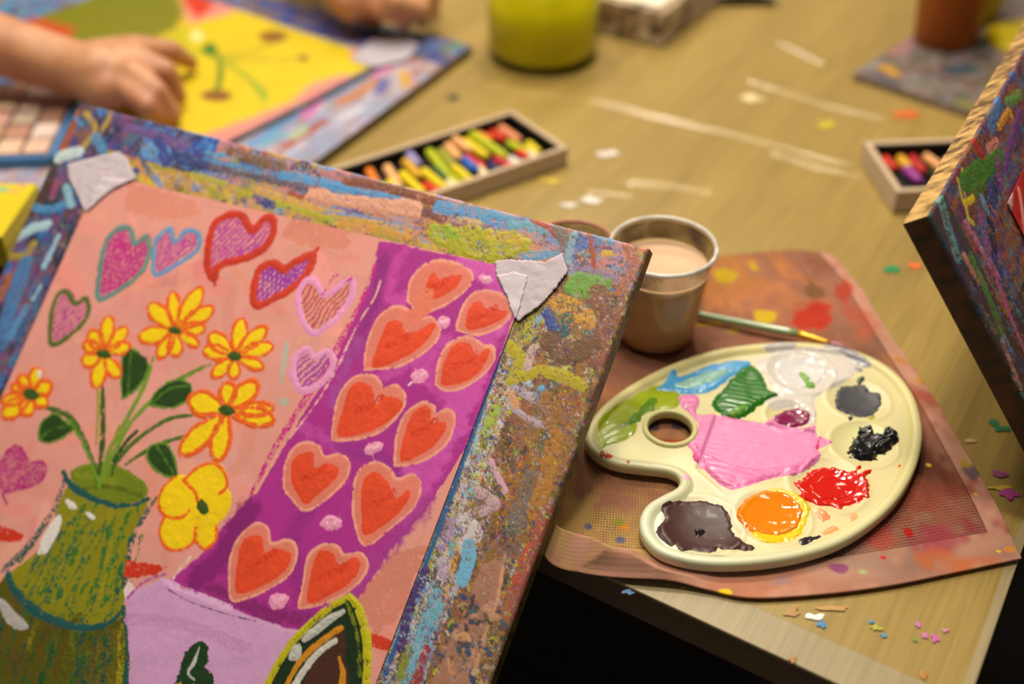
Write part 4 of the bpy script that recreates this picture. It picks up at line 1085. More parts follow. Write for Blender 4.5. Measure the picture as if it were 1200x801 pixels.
def paint(pts, c, t=.0012, edge=.0035, wob=.0008, rough=.22, coat=.5, nm=None, rnd=3, ridges=0.0, seed=0, base=None, name='paint_blob', dome=0.0, cols=None, ang=.5):
    """a patch of paint lying on the palette floor, thinning out to nothing at its ragged edge"""
    q = pxy(pts)
    if rnd: q = crom(q, rnd, True)
    g = .00055
    xs = np.arange(q[:, 0].min() - .003, q[:, 0].max() + .003, g); ys = np.arange(q[:, 1].min() - .003, q[:, 1].max() + .003, g)
    X, Y = np.meshgrid(xs, ys); h, w = X.shape
    a, b_, c_ = vnoise(h, w, 4, seed), vnoise(h, w, 10, seed + 1), vnoise(h, w, 28, seed + 2)
    sd = poly_sdf(X, Y, q) + wob * (a * .8 + b_)
    hh = t * (smooth(0, edge, sd) ** .6) * (1 + .10 * b_ + .14 * c_) + dome * smooth(0, edge * 4, sd)
    if ridges:
        ph = X * math.sin(ang) - Y * math.cos(ang) + .002 * c_
        hh = hh + ridges * .55 * np.sin(ph * 2 * math.pi / .0052 + 1.2 * b_) * smooth(0, edge, sd) * (.5 + .5 * c_)
    hh = hh - .0006 * smooth(.0002, -.0009, sd)
    zb = floor_z(X, Y)
    # paint on the raised rim follows the rim
    e = poly_sdf(X, Y, ol); zr = np.interp(e, [p[0] for p in prof[3:]], [p[1] for p in prof[3:]])
    zb = np.where(e < .0096, np.maximum(zb, zr), zb)
    Zp = zb + hh
    keep = (sd > -.0012) & (e > .0004) & (np.hypot(X - HOLE[0], Y - HOLE[1]) > HR + .0012)
    f = grid_faces(h, w); f = f[keep.ravel()[f].all(1)]
    us = np.unique(f); mp = -np.ones(X.size, int); mp[us] = np.arange(len(us))
    V = np.stack([X, Y, Zp], -1).reshape(-1, 3)[us] + PC
    o = mesh(name, V, mp[f], wet(c, rough, coat), pal)
    if nm: o['label'] = nm
    return o


paint([(700, 500), (712, 484), (742, 464), (770, 452), (792, 452), (797, 468), (790, 478), (765, 481), (748, 492), (745, 506), (730, 517), (712, 521), (704, 525), (702, 512)], (148, 164, 28), .0007, nm='lime green paint', ridges=.00025, seed=1, ang=.6)
paint([(720, 501), (736, 490), (748, 478), (758, 466), (772, 466), (770, 478), (756, 484), (748, 494), (734, 502)], (86, 128, 22), .0011, nm='mid green streak', seed=2)
paint([(766, 458), (779, 448), (784, 437), (792, 436), (797, 441), (830, 428), (862, 423), (881, 424), (872, 434), (856, 442), (836, 458), (812, 462), (786, 460)], (74, 152, 206), .0011, nm='sky blue paint', seed=3, ridges=.0002)
paint([(787, 452), (812, 441), (842, 433), (858, 434), (848, 443), (828, 453), (806, 458)], (140, 184, 172), .0017, nm='pale turquoise paint', seed=4, ridges=.0003)
paint([(834, 472), (846, 457), (860, 440), (876, 428), (886, 430), (896, 442), (899, 456), (912, 463), (896, 472), (880, 484), (868, 491), (846, 486), (838, 480)], (40, 104, 22), .0022, nm='dark green paint', seed=5, ridges=.0005, ang=-.3)
paint([(852, 486), (866, 474), (884, 472), (876, 482), (864, 490)], (96, 140, 48), .0028, nm='light green smear on the dark green', seed=6, ridges=.0003)
paint([(838, 430), (850, 424), (860, 424), (850, 430)], (22, 84, 44), .0016, seed=7, nm='deep green dab'); paint([(864, 436), (874, 431), (874, 437), (868, 440)], (60, 120, 40), .0019, seed=8)
paint([(886, 424), (915, 412), (960, 410), (1000, 420), (1004, 436), (990, 448), (966, 458), (955, 470), (958, 486), (950, 500), (930, 476), (905, 478), (890, 466), (905, 458), (896, 440)], (204, 196, 188), .0007, nm='translucent white paint', seed=9, rough=.12)
paint([(906, 428), (925, 416), (955, 418), (970, 432), (962, 446), (938, 454), (914, 446)], (206, 202, 200), .0016, nm='white paint in the well', seed=10, rough=.1)
paint([(934, 440), (940, 434), (950, 440), (956, 450), (944, 454)], (110, 158, 64), .0024, nm='pale green streak in the white', seed=11, wob=.002)
paint([(962, 406), (984, 410), (1004, 418), (1019, 428), (1014, 431), (994, 422), (972, 413)], (146, 144, 152), .0008, nm='grey streak on the rim', seed=12)
paint([(997, 428), (1010, 432), (1008, 436), (998, 433)], (140, 140, 150), .0007, seed=13)
paint([(894, 408), (912, 406), (928, 405), (930, 411), (905, 414)], (180, 176, 172), .0006, seed=14)
paint([(978, 464), (986, 452), (1000, 450), (1012, 449), (1018, 455), (1030, 460), (1032, 470), (1024, 482), (1008, 487), (990, 484), (980, 476)], (66, 66, 70), .0009, nm='dark grey paint', seed=15, wob=.0016, rough=.4, coat=.05)
paint([(1004, 446), (1010, 440), (1014, 444), (1008, 450)], (40, 60, 34), .0012, seed=16); paint([(994, 488), (999, 485), (998, 492), (995, 494)], (22, 24, 26), .001, seed=17)
paint([(993, 527), (1000, 514), (1004, 505), (1014, 499), (1026, 502), (1032, 507), (1042, 503), (1053, 514), (1046, 526), (1030, 530), (1024, 537), (1006, 537), (994, 534), (1002, 530)], (18, 19, 22), .0046, nm='thick black paint', seed=18, wob=.002, ridges=.0009, edge=.005, rough=.2)
paint([(905, 492), (914, 480), (930, 476), (946, 480), (952, 490), (944, 497), (926, 498)], (120, 24, 74), .0022, nm='magenta paint', seed=19, ridges=.0004, rough=.15)
paint([(793, 465), (812, 462), (820, 472), (816, 485), (838, 486), (862, 490), (896, 495), (908, 486), (914, 494), (944, 500), (956, 498), (959, 510), (974, 517), (970, 522), (958, 524), (963, 534), (950, 545), (930, 556), (898, 560), (868, 572), (852, 570), (838, 560), (826, 548), (820, 545), (812, 530),
       (804, 518), (818, 502), (812, 488), (800, 478)], (216, 128, 176), .0011, nm='big puddle of pink paint', seed=20, ridges=.00028, ang=-.15, rough=.32, coat=.15)
paint([(812, 522), (820, 522), (842, 536), (880, 546), (930, 542), (956, 534), (950, 545), (930, 556), (898, 560), (868, 572), (852, 570), (838, 560), (826, 548)], (216, 118, 170), .0022, nm='thicker pink ridge', seed=21, ridges=.0004, ang=-.3, rough=.28)
paint([(955, 514), (962, 512), (964, 520), (956, 528), (952, 522)], (208, 60, 110), .0018, nm='deep pink dab', seed=22)
paint([(814, 524), (818, 520), (821, 530), (818, 542), (812, 536)], (214, 90, 150), .0022, seed=23)
paint([(928, 566), (940, 560), (946, 551), (962, 546), (984, 548), (996, 552), (1008, 546), (1006, 554), (1024, 548), (1016, 556), (1019, 570), (1014, 584), (1000, 592), (988, 594), (984, 600), (980, 592), (952, 589), (934, 584), (938, 576)], (198, 30, 16), .0017, nm='red paint', seed=24, wob=.0014, rough=.1, coat=.8, ridges=.0002)
paint([(946, 565), (966, 552), (990, 554), (1006, 566), (1004, 580), (984, 586), (956, 582)], (196, 28, 16), .0022, nm='glossy pool of red', seed=25, rough=.06, coat=1)
paint([(892, 582), (908, 574), (932, 578), (946, 590), (948, 610), (934, 628), (912, 636), (892, 634), (880, 624), (896, 600)], (226, 190, 20), .0012, nm='yellow paint around the orange', seed=26, wob=.0012, ridges=.0002)
paint([(863, 604), (868, 592), (880, 580), (898, 575), (920, 578), (938, 590), (942, 606), (930, 622), (908, 628), (886, 624), (870, 614)], (220, 124, 14), .0024, nm='orange paint', seed=27, rough=.07, coat=1, wob=.0006)
paint([(770, 624), (778, 606), (776, 594), (800, 586), (826, 586), (846, 592), (856, 606), (862, 626), (884, 642), (862, 645), (846, 643), (842, 640), (836, 646), (812, 644), (798, 648), (792, 638), (784, 640)], (66, 38, 36), .0010, nm='dark brown paint', seed=28, wob=.0008, rough=.38, coat=.08)
paint([(812, 618), (818, 615), (826, 616), (828, 622), (822, 628), (814, 626)], (30, 18, 16), .0014, nm='wet dark drop in the brown', seed=29, rough=.05, coat=1, edge=.002)
paint([(935, 634), (942, 630), (960, 626), (964, 629), (952, 634), (940, 639)], (48, 36, 44), .0007, nm='dark streak on the rim', seed=31, rnd=0)
paint([(955, 600), (962, 594), (972, 600), (970, 607), (960, 609)], (226, 140, 96), .0006, seed=32, wob=.002); paint([(963, 626), (974, 616), (982, 620), (972, 625)], (236, 160, 100), .0005, seed=33)
paint([(990, 605), (1000, 601), (1004, 606), (996, 612)], (220, 170, 120), .0004, seed=34); paint([(1051, 546), (1056, 542), (1054, 550)], (226, 90, 40), .0007, seed=35)
paint([(708, 538), (714, 534), (720, 537), (714, 541)], (196, 60, 34), .0006, seed=36); paint([(733, 547), (736, 542), (739, 546), (736, 549)], (196, 60, 34), .0006, seed=37)
paint([(798, 562), (806, 558), (812, 562), (808, 566), (800, 566)], (226, 170, 190), .0005, seed=38); paint([(1018, 488), (1024, 484), (1026, 490), (1020, 492)], (170, 150, 50), .0006, seed=39)
paint([(702, 535), (706, 531), (708, 536), (705, 539)], (196, 60, 34), .0005, seed=44)

# ================================================================== plastic cups
M_cup, nt, b = new_mat('murky_clear_plastic'); nt.nodes.remove(b)
tr = nt.nodes.new('ShaderNodeBsdfTransparent'); tr.inputs['Color'].default_value = (.97, .94, .88, 1)
gl = nt.nodes.new('ShaderNodeBsdfGlossy'); gl.inputs['Roughness'].default_value = .08
df = nt.nodes.new('ShaderNodeBsdfDiffuse'); df.inputs['Color'].default_value = L4((92, 66, 34))
tc = nt.nodes.new('ShaderNodeTexCoord'); nz = nt.nodes.new('ShaderNodeTexNoise'); nz.inputs['Scale'].default_value = 60; nz.inputs['Detail'].default_value = 5; nt.links.new(tc.outputs['Object'], nz.inputs['Vector'])
sp = nt.nodes.new('ShaderNodeSeparateXYZ'); nt.links.new(tc.outputs['Object'], sp.inputs[0])


def cup(cx_px, base_v, rim_v, rw, bw, label, liquid, rim_mat, level=.79, lip=True, stain_lv=(.60, .82)):
    base = tab(cx_px, base_v, .0036)
    # height at which the axis meets the rim centre's pixel row
    lo, hi = 0.0, .3
    for _ in range(40):
        h = (lo + hi) / 2; q = base + np.array([0, 0, h]) - CAM
        v = 400.5 - FPX * (q @ UPV) / (q @ FWD)
        lo, hi = (h, hi) if v > rim_v else (lo, h)
    top = base + np.array([0, 0, h])
    R1 = rw / 2 * depth(top) / FPX; R0 = bw / 2 * depth(base) / FPX
    c = thing('plastic_cup', base, label, 'cup')
    t = .0012
    rr = lambda f: R0 + (R1 - R0) * f
    pf = [(0.0005, .0003), (R0 - .003, .0002), (R0 - .0006, .001), (R0, .003)] + [(rr(f) - (.0006 if f > .93 else 0), h * f) for f in np.linspace(.08, .97, 12)] + [(rr(1) - t, h * .985), (rr(.97) - 2 * t, h * .95)] + [(rr(f) - t, h * f) for f in np.linspace(.9, .06, 10)] + [(R0 - .004, .003), (0.0005, .0028)]
    V, F = lathe(pf, 72); mesh('cup_wall', V + base, F, M_cup, c)
    a = np.linspace(0, 2 * math.pi, 73)[:-1]
    pr = [(rr(1) + .0016 * math.cos(p), h + .0016 * math.sin(p)) for p in np.linspace(0, 2 * math.pi, 11)]
    V, F = lathe(pr, 72); mesh('rim', V + base, F, rim_mat, c)
    # dried band of paint inside, above the water
    pf = [(rr(f) - t - .0003 - .0002 * math.sin(f * 40), h * f) for f in np.linspace(level + .01, .985, 14)]
    V, F = lathe(pf, 96); mesh('dried_ring', V + base, F, M_ring, c)
    pf = [(.0005, .0034), (R0 - .0045, .0034)] + [(rr(f) - t - .0004, h * f) for f in np.linspace(.07, level, 8)] + [(rr(level) - t - .0012, h * level - .0004), (.0005, h * level - .0004)]
    V, F = lathe(pf, 72); mesh('paint_water', V + base, F, liquid, c)
    return c


# the dried ring: brown scum over bare plastic
M_ring, nt2, b2 = new_mat('dried_paint_ring'); nt2.nodes.remove(b2)
t2_ = nt2.nodes.new('ShaderNodeBsdfTransparent'); d2_ = nt2.nodes.new('ShaderNodeBsdfPrincipled'); d2_.inputs['Roughness'].default_value = .4
tc2 = nt2.nodes.new('ShaderNodeTexCoord'); nz2 = nt2.nodes.new('ShaderNodeTexNoise'); nz2.inputs['Scale'].default_value = 70; nz2.inputs['Detail'].default_value = 5
nt2.links.new(tc2.outputs['Object'], nz2.inputs['Vector'])
cr2 = nt2.nodes.new('ShaderNodeValToRGB'); nt2.links.new(nz2.outputs['Fac'], cr2.inputs['Fac'])
cr2.color_ramp.elements[0].position = .3; cr2.color_ramp.elements[0].color = L4((46, 36, 44)); cr2.color_ramp.elements[1].position = .7; cr2.color_ramp.elements[1].color = L4((118, 80, 38))
e = cr2.color_ramp.elements.new(.5); e.color = L4((78, 48, 22))
nt2.links.new(cr2.outputs['Color'], d2_.inputs['Base Color'])
nz3 = nt2.nodes.new('ShaderNodeTexNoise'); nz3.inputs['Scale'].default_value = 38; nt2.links.new(tc2.outputs['Object'], nz3.inputs['Vector'])
mr3 = nt2.nodes.new('ShaderNodeMapRange'); mr3.inputs['From Min'].default_value = .38; mr3.inputs['From Max'].default_value = .62; mr3.inputs['To Min'].default_value = .6; mr3.inputs['To Max'].default_value = .95; nt2.links.new(nz3.outputs['Fac'], mr3.inputs['Value'])
ms2 = nt2.nodes.new('ShaderNodeMixShader'); nt2.links.new(mr3.outputs[0], ms2.inputs[0]); nt2.links.new(t2_.outputs[0], ms2.inputs[1]); nt2.links.new(d2_.outputs[0], ms2.inputs[2]); nt2.links.new(ms2.outputs[0], nt2.nodes['Material Output'].inputs['Surface'])
# the wall: clear, glossy by angle
fr = nt.nodes.new('ShaderNodeLayerWeight'); fr.inputs['Blend'].default_value = .12
ms = nt.nodes.new('ShaderNodeMixShader'); pw_ = nt.nodes.new('ShaderNodeMath'); pw_.operation = 'MULTIPLY_ADD'; pw_.inputs[1].default_value = .4; pw_.inputs[2].default_value = .03; sq_ = nt.nodes.new('ShaderNodeMath'); sq_.operation = 'POWER'; sq_.inputs[1].default_value = 3; nt.links.new(fr.outputs['Facing'], sq_.inputs[0]); nt.links.new(sq_.outputs[0], pw_.inputs[0]); nt.links.new(pw_.outputs[0], ms.inputs[0]); nt.links.new(tr.outputs[0], ms.inputs[1]); nt.links.new(gl.outputs[0], ms.inputs[2])
mr_ = nt.nodes.new('ShaderNodeMapRange'); mr_.inputs['From Min'].default_value = .66; mr_.inputs['From Max'].default_value = .85; mr_.inputs['To Max'].default_value = .35; nt.links.new(nz.outputs['Fac'], mr_.inputs['Value'])
ms3 = nt.nodes.new('ShaderNodeMixShader'); nt.links.new(mr_.outputs[0], ms3.inputs[0]); nt.links.new(ms.outputs[0], ms3.inputs[1]); nt.links.new(df.outputs[0], ms3.inputs[2]); nt.links.new(ms3.outputs[0], nt.nodes['Material Output'].inputs['Surface'])

M_murky = plain('murky_beige_water', (204, 168, 134), .35, .2)
M_rim1 = plain('stained_grey_rim', (186, 172, 164), .3, .6, var=.45, bscale=90)
M_rim2 = plain('red_stained_rim', (150, 84, 62), .3, .5, var=.3, bscale=60)
M_brownw = plain('brown_water', (120, 82, 40), .15, .5)
cup(767, 393, 288, 124, 90, 'clear plastic cup of murky beige paint water, behind the big board\'s corner', M_murky, M_rim1)
cup(668, 378, 284, 92, 72, 'plastic cup with a red-stained rim, mostly hidden behind the big board', M_brownw, M_rim2, level=.5)

# ================================================================== brush
ba, bb, bc, bd_ = tab(812, 367, .0075), tab(935, 391, .0105), tab(973, 402, .0112), tab(992, 407, .0104)
br = thing('paint_brush', ba, 'thin paint brush with a sage green handle and gold ferrule, lying behind the palette', 'paint brush')
pp = np.array([ba + (bb - ba) * t for t in np.linspace(0, 1, 12)])
V, F = tube(pp, np.interp(np.linspace(0, 1, 12), [0, .04, .5, .85, 1], [.0018, .0028, .0031, .0034, .0030])); mesh('handle', V, F, plain('sage_green_lacquer', (138, 158, 118), .25, .5, coat=.5), br)
pp = np.array([bb + (bc - bb) * t for t in np.linspace(0, 1, 8)])
V, F = tube(pp, [.0031, .0032, .0027, .0029, .0026, .0024, .0021, .0018]); mesh('ferrule', V, F, plain('gold_ferrule', (214, 160, 44), .3, .5, metal=.5), br)
pp = np.array([bc + (bd_ - bc) * t for t in np.linspace(0, 1, 6)])
V, F = tube(pp, [.0017, .0021, .0022, .0018, .0011, .0003]); mesh('bristles', V, F, plain('pinkish_bristles', (176, 120, 130), .6, .3, var=.2), br)

# ================================================================== right-hand drawing board
TH = math.radians(59.2); EL = math.radians(38)
ra = np.array([math.cos(TH), math.sin(TH), 0]); rN = math.cos(EL) * np.array([ra[1], -ra[0], 0]) + math.sin(EL) * np.array([0, 0, 1.0])
rb = np.cross(ra, rN); rb = rb * -np.sign(rb[2])
rC = CAM + ray(1089, 252) * .645
rbd = Canvas(rC, ra, rb, .56, .44, .0008, (46, 40, 44), seed=51)
if rbd.N @ rN < 0: raise RuntimeError('board faces the wrong way')
rbd.flakes([(60, 46, 40), (40, 46, 70), (70, 50, 40), (34, 30, 40), (56, 70, 80)], 10, (.15, .4), (.006, .03), seed=61)
rbd.col *= .8
rbd.flakes([(50, 80, 110), (44, 66, 44), (80, 56, 36), (60, 66, 64), (84, 40, 44)], 14, (.15, .35), (.004, .02), (0, 0, .07, .44), seed=62, aspect=(2, 6))
rbd.flakes([(50, 76, 130), (84, 40, 96), (150, 90, 44), (70, 120, 160), (130, 50, 44), (40, 36, 70)], 16, (.12, .3), (.004, .016), (.03, 0, .56, .09), seed=63, aspect=(.15, .5))
for p, c, wd, dr in (([(1100, 225), (1112, 270), (1122, 300)], (110, 150, 150), 18, .35), ([(1128, 200), (1133, 250), (1140, 262)], (200, 180, 70), 7, .1), ([(1122, 210), (1128, 236)], (200, 180, 70), 5, 0),
                     ([(1130, 215), (1145, 200), (1160, 192), (1170, 184)], (70, 122, 34), 24, .12), ([(1140, 225), (1160, 205)], (70, 120, 30), 16, .2), ([(1130, 238), (1140, 232)], (226, 190, 30), 9, .1), ([(1143, 170), (1150, 180)], (176, 44, 30), 16, .1),
                     ([(1158, 175), (1168, 165)], (210, 130, 110), 12, .2), ([(1150, 255), (1156, 285), (1170, 300)], (150, 80, 150), 12, .3), ([(1132, 262), (1146, 285), (1160, 310), (1178, 330)], (190, 110, 150), 10, .25),
                     ([(1138, 300), (1155, 340), (1175, 390)], (84, 122, 50), 14, .25), ([(1160, 305), (1180, 360), (1200, 410)], (180, 80, 140), 8, .3), ([(1165, 300), (1185, 350)], (40, 60, 110), 14, .3), ([(1130, 300), (1145, 330)], (200, 130, 110), 10, .3),
                     ([(1160, 100), (1170, 120), (1160, 150)], (80, 130, 190), 14, .3), ([(1180, 75), (1190, 95)], (60, 100, 160), 14, .3), ([(1180, 120), (1195, 110)], (110, 150, 60), 14, .25), ([(1170, 150), (1182, 130), (1186, 140)], (226, 150, 40), 10, .3),
                     ([(1195, 130), (1185, 165), (1178, 200)], (120, 60, 140), 12, .3), ([(1168, 190), (1172, 215)], (150, 60, 130), 16, .35), ([(1160, 215), (1165, 250)], (60, 70, 140), 14, .3), ([(1150, 230), (1158, 250)], (110, 150, 190), 10, .3), ([(1160, 240), (1170, 258)], (190, 80, 80), 5, .2),
                     ([(1175, 400), (1190, 440), (1200, 470)], (190, 140, 120), 10, .4), ([(1120, 320), (1140, 370)], (150, 120, 80), 14, .35), ([(1165, 290), (1160, 260)], (30, 36, 70), 16, .3)):
    rbd.line(p, c, wd, dry=dr, h=.0005)
rbd.flakes([(150, 90, 50), (90, 120, 160), (130, 60, 100), (30, 30, 40)], 6, (.03, .06), (.004, .012), (0, .05, .56, .44), seed=66, aspect=(2, 6))
rbd.col *= .85
o = rbd.build('drawing_board', M_board, thick=.0165, relief=1.0, fillet=.0015, sides=dict(T=((204, 164, 98), (92, 62, 34), 71), L=((44, 34, 16), (84, 50, 28), 73), R=((90, 70, 50), (60, 50, 40), 8), B=((90, 70, 50), (60, 50, 40), 9)))
props(o, 'thick drawing board with bare wood top edge, leaning on the table\'s right side', 'drawing board')
q_ = ray(1181, 238); pO2 = CAM + q_ * (((rC + rN * .0016 - CAM) @ rN) / (q_ @ rN))
red = Canvas(pO2, ra, rb, .42, .30, .0009, (178, 26, 18), seed=55)
red.col *= (1 + .1 * red.n3 + .05 * red.n2)[..., None]
red.line([(1176, 262), (1184, 236), (1186, 205), (1200, 170)], (196, 150, 150), [6, 12, 10, 6], h=.0005); red.line([(1178, 220), (1182, 250), (1186, 268)], (176, 120, 110), 8, dry=.1)
red.line([(1194, 222), (1197, 240), (1200, 262)], (222, 140, 130), 9, h=.0003); red.line([(1190, 282), (1196, 310), (1203, 345)], (222, 140, 126), 10, h=.0003)
red.line([(1198, 260), (1204, 290)], (206, 110, 96), 6, dry=.2)
o = red.build('red_painting', M_gouache, thick=.0006)
props(o, 'red painting with pink strokes lying on the thick board at the right', 'painting')

# ================================================================== far board with the yellow painting
fR, fB, fT_ = tab(553, 53, .011), tab(375, 185, .011), tab(390, 12, .011)
fU = nrm(fB - fR); fV = np.array([fU[1], -fU[0], 0])         # U along the right side towards us, V to the left
fV = fV if fV @ (fT_ - fR) > 0 else -fV
FW, FH = .56, .54
# sheet axes: right = -V, down = U
fO = fR + fV * FW
fb = Canvas(fO, -fV, fU, FW, FH, .0016, (140, 120, 130), seed=81); fb.scale = .0009
lav = [(170, 165, 200), (150, 170, 210), (190, 130, 150), (200, 150, 90), (110, 150, 200), (140, 120, 160), (200, 190, 200), (180, 100, 80), (160, 180, 140)]
fb.flakes(lav, 26, (.12, .3), (.006, .03), seed=82, aspect=(1.5, 4)); fb.flakes(blues, 12, (.15, .35), (.006, .025), (0, 0, FW, .06), seed=83, aspect=(.3, .7))
fb.flakes(blues + [(60, 40, 60), (120, 60, 80)], 10, (.15, .3), (.006, .02), (0, 0, .2, FH), seed=84)
for p, c, wd in (([(455, 70), (370, 122), (290, 172)], (96, 150, 205), 12), ([(440, 96), (400, 120)], (200, 130, 70), 14), ([(380, 142), (335, 172)], (176, 76, 50), 12), ([(375, 115), (360, 135)], (210, 120, 190), 16), ([(450, 95), (445, 108)], (100, 100, 170), 14), ([(473, 85), (476, 98)], (215, 165, 50), 14),
                 ([(400, 138), (420, 128)], (210, 205, 220), 14), ([(345, 160), (355, 152)], (180, 195, 160), 14), ([(312, 168), (330, 158)], (120, 170, 200), 16), ([(520, 58), (540, 52)], (90, 140, 60), 10), ([(500, 60), (515, 50)], (90, 110, 170), 14), ([(460, 35), (420, 25)], (110, 160, 200), 14), ([(400, 20), (375, 12)], (60, 70, 130), 14), ([(440, 88), (455, 78)], (220, 130, 190), 14),
                 ([(20, 170), (10, 160)], (190, 110, 140), 14), ([(35, 180), (60, 180)], (160, 150, 190), 14)):
    fb.line(p, c, wd, dry=.1)
fb.col *= .72
fb.line([(454, 74), (368, 120), (272, 168)], (22, 22, 30), 11)  # shadow gap under the paper's edge, put in as a black stroke
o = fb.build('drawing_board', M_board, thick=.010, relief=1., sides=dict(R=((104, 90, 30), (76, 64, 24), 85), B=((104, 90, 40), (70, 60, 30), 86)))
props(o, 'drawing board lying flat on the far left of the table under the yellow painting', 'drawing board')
yO = tab(450, 70, .0125)
yW, yH = .40, .27
yU = nrm((tab(275, 160, .0125) - yO) * [1, 1, 0]); yV = np.array([yU[1], -yU[0], 0]); yV = yV if yV @ fV > 0 else -yV
yl = Canvas(yO + yV * yW, -yV, yU, yW, yH, .0014, (216, 188, 12), seed=88); yl.scale = .0009
yl.col *= (1 + .05 * yl.n3)[..., None]
yl.poly([(470, 60), (425, 88), (400, 88), (365, 98), (340, 120), (262, 150), (215, 165), (260, 185), (290, 165), (460, 80)], (226, 140, 128), wob=.004, edge=6); yl.poly([(400, 40), (412, 50), (412, 66), (432, 60), (450, 72), (440, 40)], (226, 140, 116), wob=.004, edge=5)
yl.poly([(220, 28), (262, 18), (310, 2), (390, 30), (400, 50), (360, 20), (330, -20), (240, -20), (210, 0)], (226, 140, 128), wob=.004, edge=6)
yl.poly([(200, -30), (245, -20), (250, 8), (232, 22), (218, 6)], (206, 54, 20), wob=.003, edge=5)
yl.poly([(-40, 20), (60, 8), (130, -40), (205, -20), (216, 18), (205, 34), (178, 48), (160, 60), (60, 46), (10, 40)], (124, 122, 12), wob=.004, edge=6); yl.poly([(170, 50), (220, 30), (225, 55), (250, 60), (200, 75)], (190, 180, 16), wob=.004, edge=8)
yl.poly([(-60, 20), (30, 18), (90, 34), (80, 44), (-40, 40)], (196, 76, 30), wob=.004, edge=6); yl.poly([(-80, -30), (40, -20), (50, 8), (20, 18), (-60, 24)], (30, 34, 14), edge=8, wob=.004)
for p, c, wd in (([(240, 60), (256, 68), (258, 90), (252, 112)], (78, 120, 20), 7), ([(255, 65), (290, 62), (320, 50)], (130, 140, 20), 5), ([(258, 70), (310, 70), (352, 68)], (150, 150, 24), 6), ([(262, 72), (290, 90), (312, 112)], (150, 164, 30), 8), ([(300, 100), (310, 118)], (150, 170, 40), 7)):
    yl.line(p, c, wd, edge=4)
for u, v, a, b_ in ((320, 43, 17, 7), (254, 112, 18, 7), (356, 68, 6, 4)):
    yl.oval(u, v, a, b_, (134, 86, 16), edge=4)
yl.oval(246, 58, 9, 8, (70, 116, 24), edge=3); yl.oval(231, 42, 7, 6, (230, 224, 150), edge=3)
yl.col *= .84
o = yl.build('yellow_painting', M_gouache, thick=.0008)
props(o, 'yellow painting with thin green flower stems, on the flat board at the far left', 'painting')
# strip of white tape at its corner
tq = [tab(u, v, .0142) for u, v in ((412, 70), (432, 48), (470, 40), (492, 52), (476, 70), (440, 78))]
tp = mesh('tape', np.array(tq + [q - np.array([0, 0, .0006]) for q in tq]), [(5, 4, 3, 2, 1, 0)] + [(6, 7, 8, 9, 10, 11)] + [(i, (i + 1) % 6, 6 + (i + 1) % 6, 6 + i) for i in range(6)], plain('pale_tape', (176, 168, 180), .6, .3), o, sm=False); tp['label'] = 'pale tape at the corner'


# ================================================================== trays of oil pastels
def tray(corner, ex, ey, lx, ly, hh, label, m, inner, wall=.005, name='pastel_box'):
    """open box: corner, unit axes in the table plane, lengths"""
    t = thing(name, corner, label, 'pastel box')
    MX = Matrix(((ex[0], ey[0], 0, corner[0]), (ex[1], ey[1], 0, corner[1]), (0, 0, 1, corner[2]), (0, 0, 0, 1)))
    if ex[0] * ey[1] - ex[1] * ey[0] < 0: raise RuntimeError('left handed tray')
    bm = bmesh.new()
    box_bm(bm, (0, 0, 0), (lx, wall, hh), .0008); box_bm(bm, (0, ly - wall, 0), (lx, ly, hh), .0008); box_bm(bm, (0, wall, 0), (wall, ly - wall, hh), .0008); box_bm(bm, (lx - wall, wall, 0), (lx, ly - wall, hh), .0008)
    from_bm('tray_wall', bm, m, t, MX)
    bm = bmesh.new(); box_bm(bm, (wall, wall, .0004), (lx - wall, ly - wall, .003)); i = wall + .0002
    for lo, hi in (((i, i, .003), (lx - i, i + .0012, hh - .002)), ((i, ly - i - .0012, .003), (lx - i, ly - i, hh - .002)), ((i, i, .003), (i + .0012, ly - i, hh - .002)), ((lx - i - .0012, i, .003), (lx - i, ly - i, hh - .002))):
        box_bm(bm, lo, hi)
    from_bm('black_lining', bm, inner, t, MX)
    return t, MX


M_tray = plain('greyish_wood_tray', (190, 166, 138), .6, .3, var=.08, bscale=40)
M_black = plain('black_lining', (24, 22, 22), .7, .2)
h1 = .018
a0, a1, a2 = tab(600, 130, h1), tab(672, 172, h1), tab(425, 186, h1)
ex = nrm((a2 - a0) * [1, 1, 0]); ey = np.array([-ex[1], ex[0], 0])
LY = abs((a1 - a0) @ ey); LX = .235
c0 = a0 - [0, 0, h1 - .0012]
if (a1 - a0) @ ey < 0: raise RuntimeError('tray 1')
t1_, MX1 = tray(c0, ex, ey, LX, LY, h1, 'long open box of mixed oil pastels behind the big board\'s top edge', M_tray, M_black)


def stick(L, r, c, MX, x, y, z, ang, label, grp, worn=.4):
    """one oil pastel: a rounded stick with a worn slanting end"""
    V = []; n = 12; prof_ = [(0, .15), (.02, .8), (.05, 1), (.55, 1), (.82, .98), (.93, .85), (.985, .5), (1, .1)]
    for f, q in prof_:
        for k in range(n):
            an = 2 * math.pi * k / n
            V.append(((f - .5) * L, q * r * math.cos(an) + (worn * r * .4 * max(0, f - .8) * 5), q * r * math.sin(an)))
    F = [(i * n + k, i * n + (k + 1) % n, (i + 1) * n + (k + 1) % n, (i + 1) * n + k) for i in range(len(prof_) - 1) for k in range(n)] + [tuple(range(n))[::-1], tuple((len(prof_) - 1) * n + k for k in range(n))]
    key = 'pastel_%d_%d_%d' % tuple(c)
    m = bpy.data.materials.get(key) or plain(key, c, .55, .3, var=.08, bscale=150)
    o = mesh('oil_pastel', V, F, m)
    p = MX @ Vector((x, y, z)); ro = math.atan2(MX[1][0], MX[0][0]) + ang
    o.location = p; o.rotation_euler = (0, 0, ro)
    return props(o, label, 'oil pastel', grp)


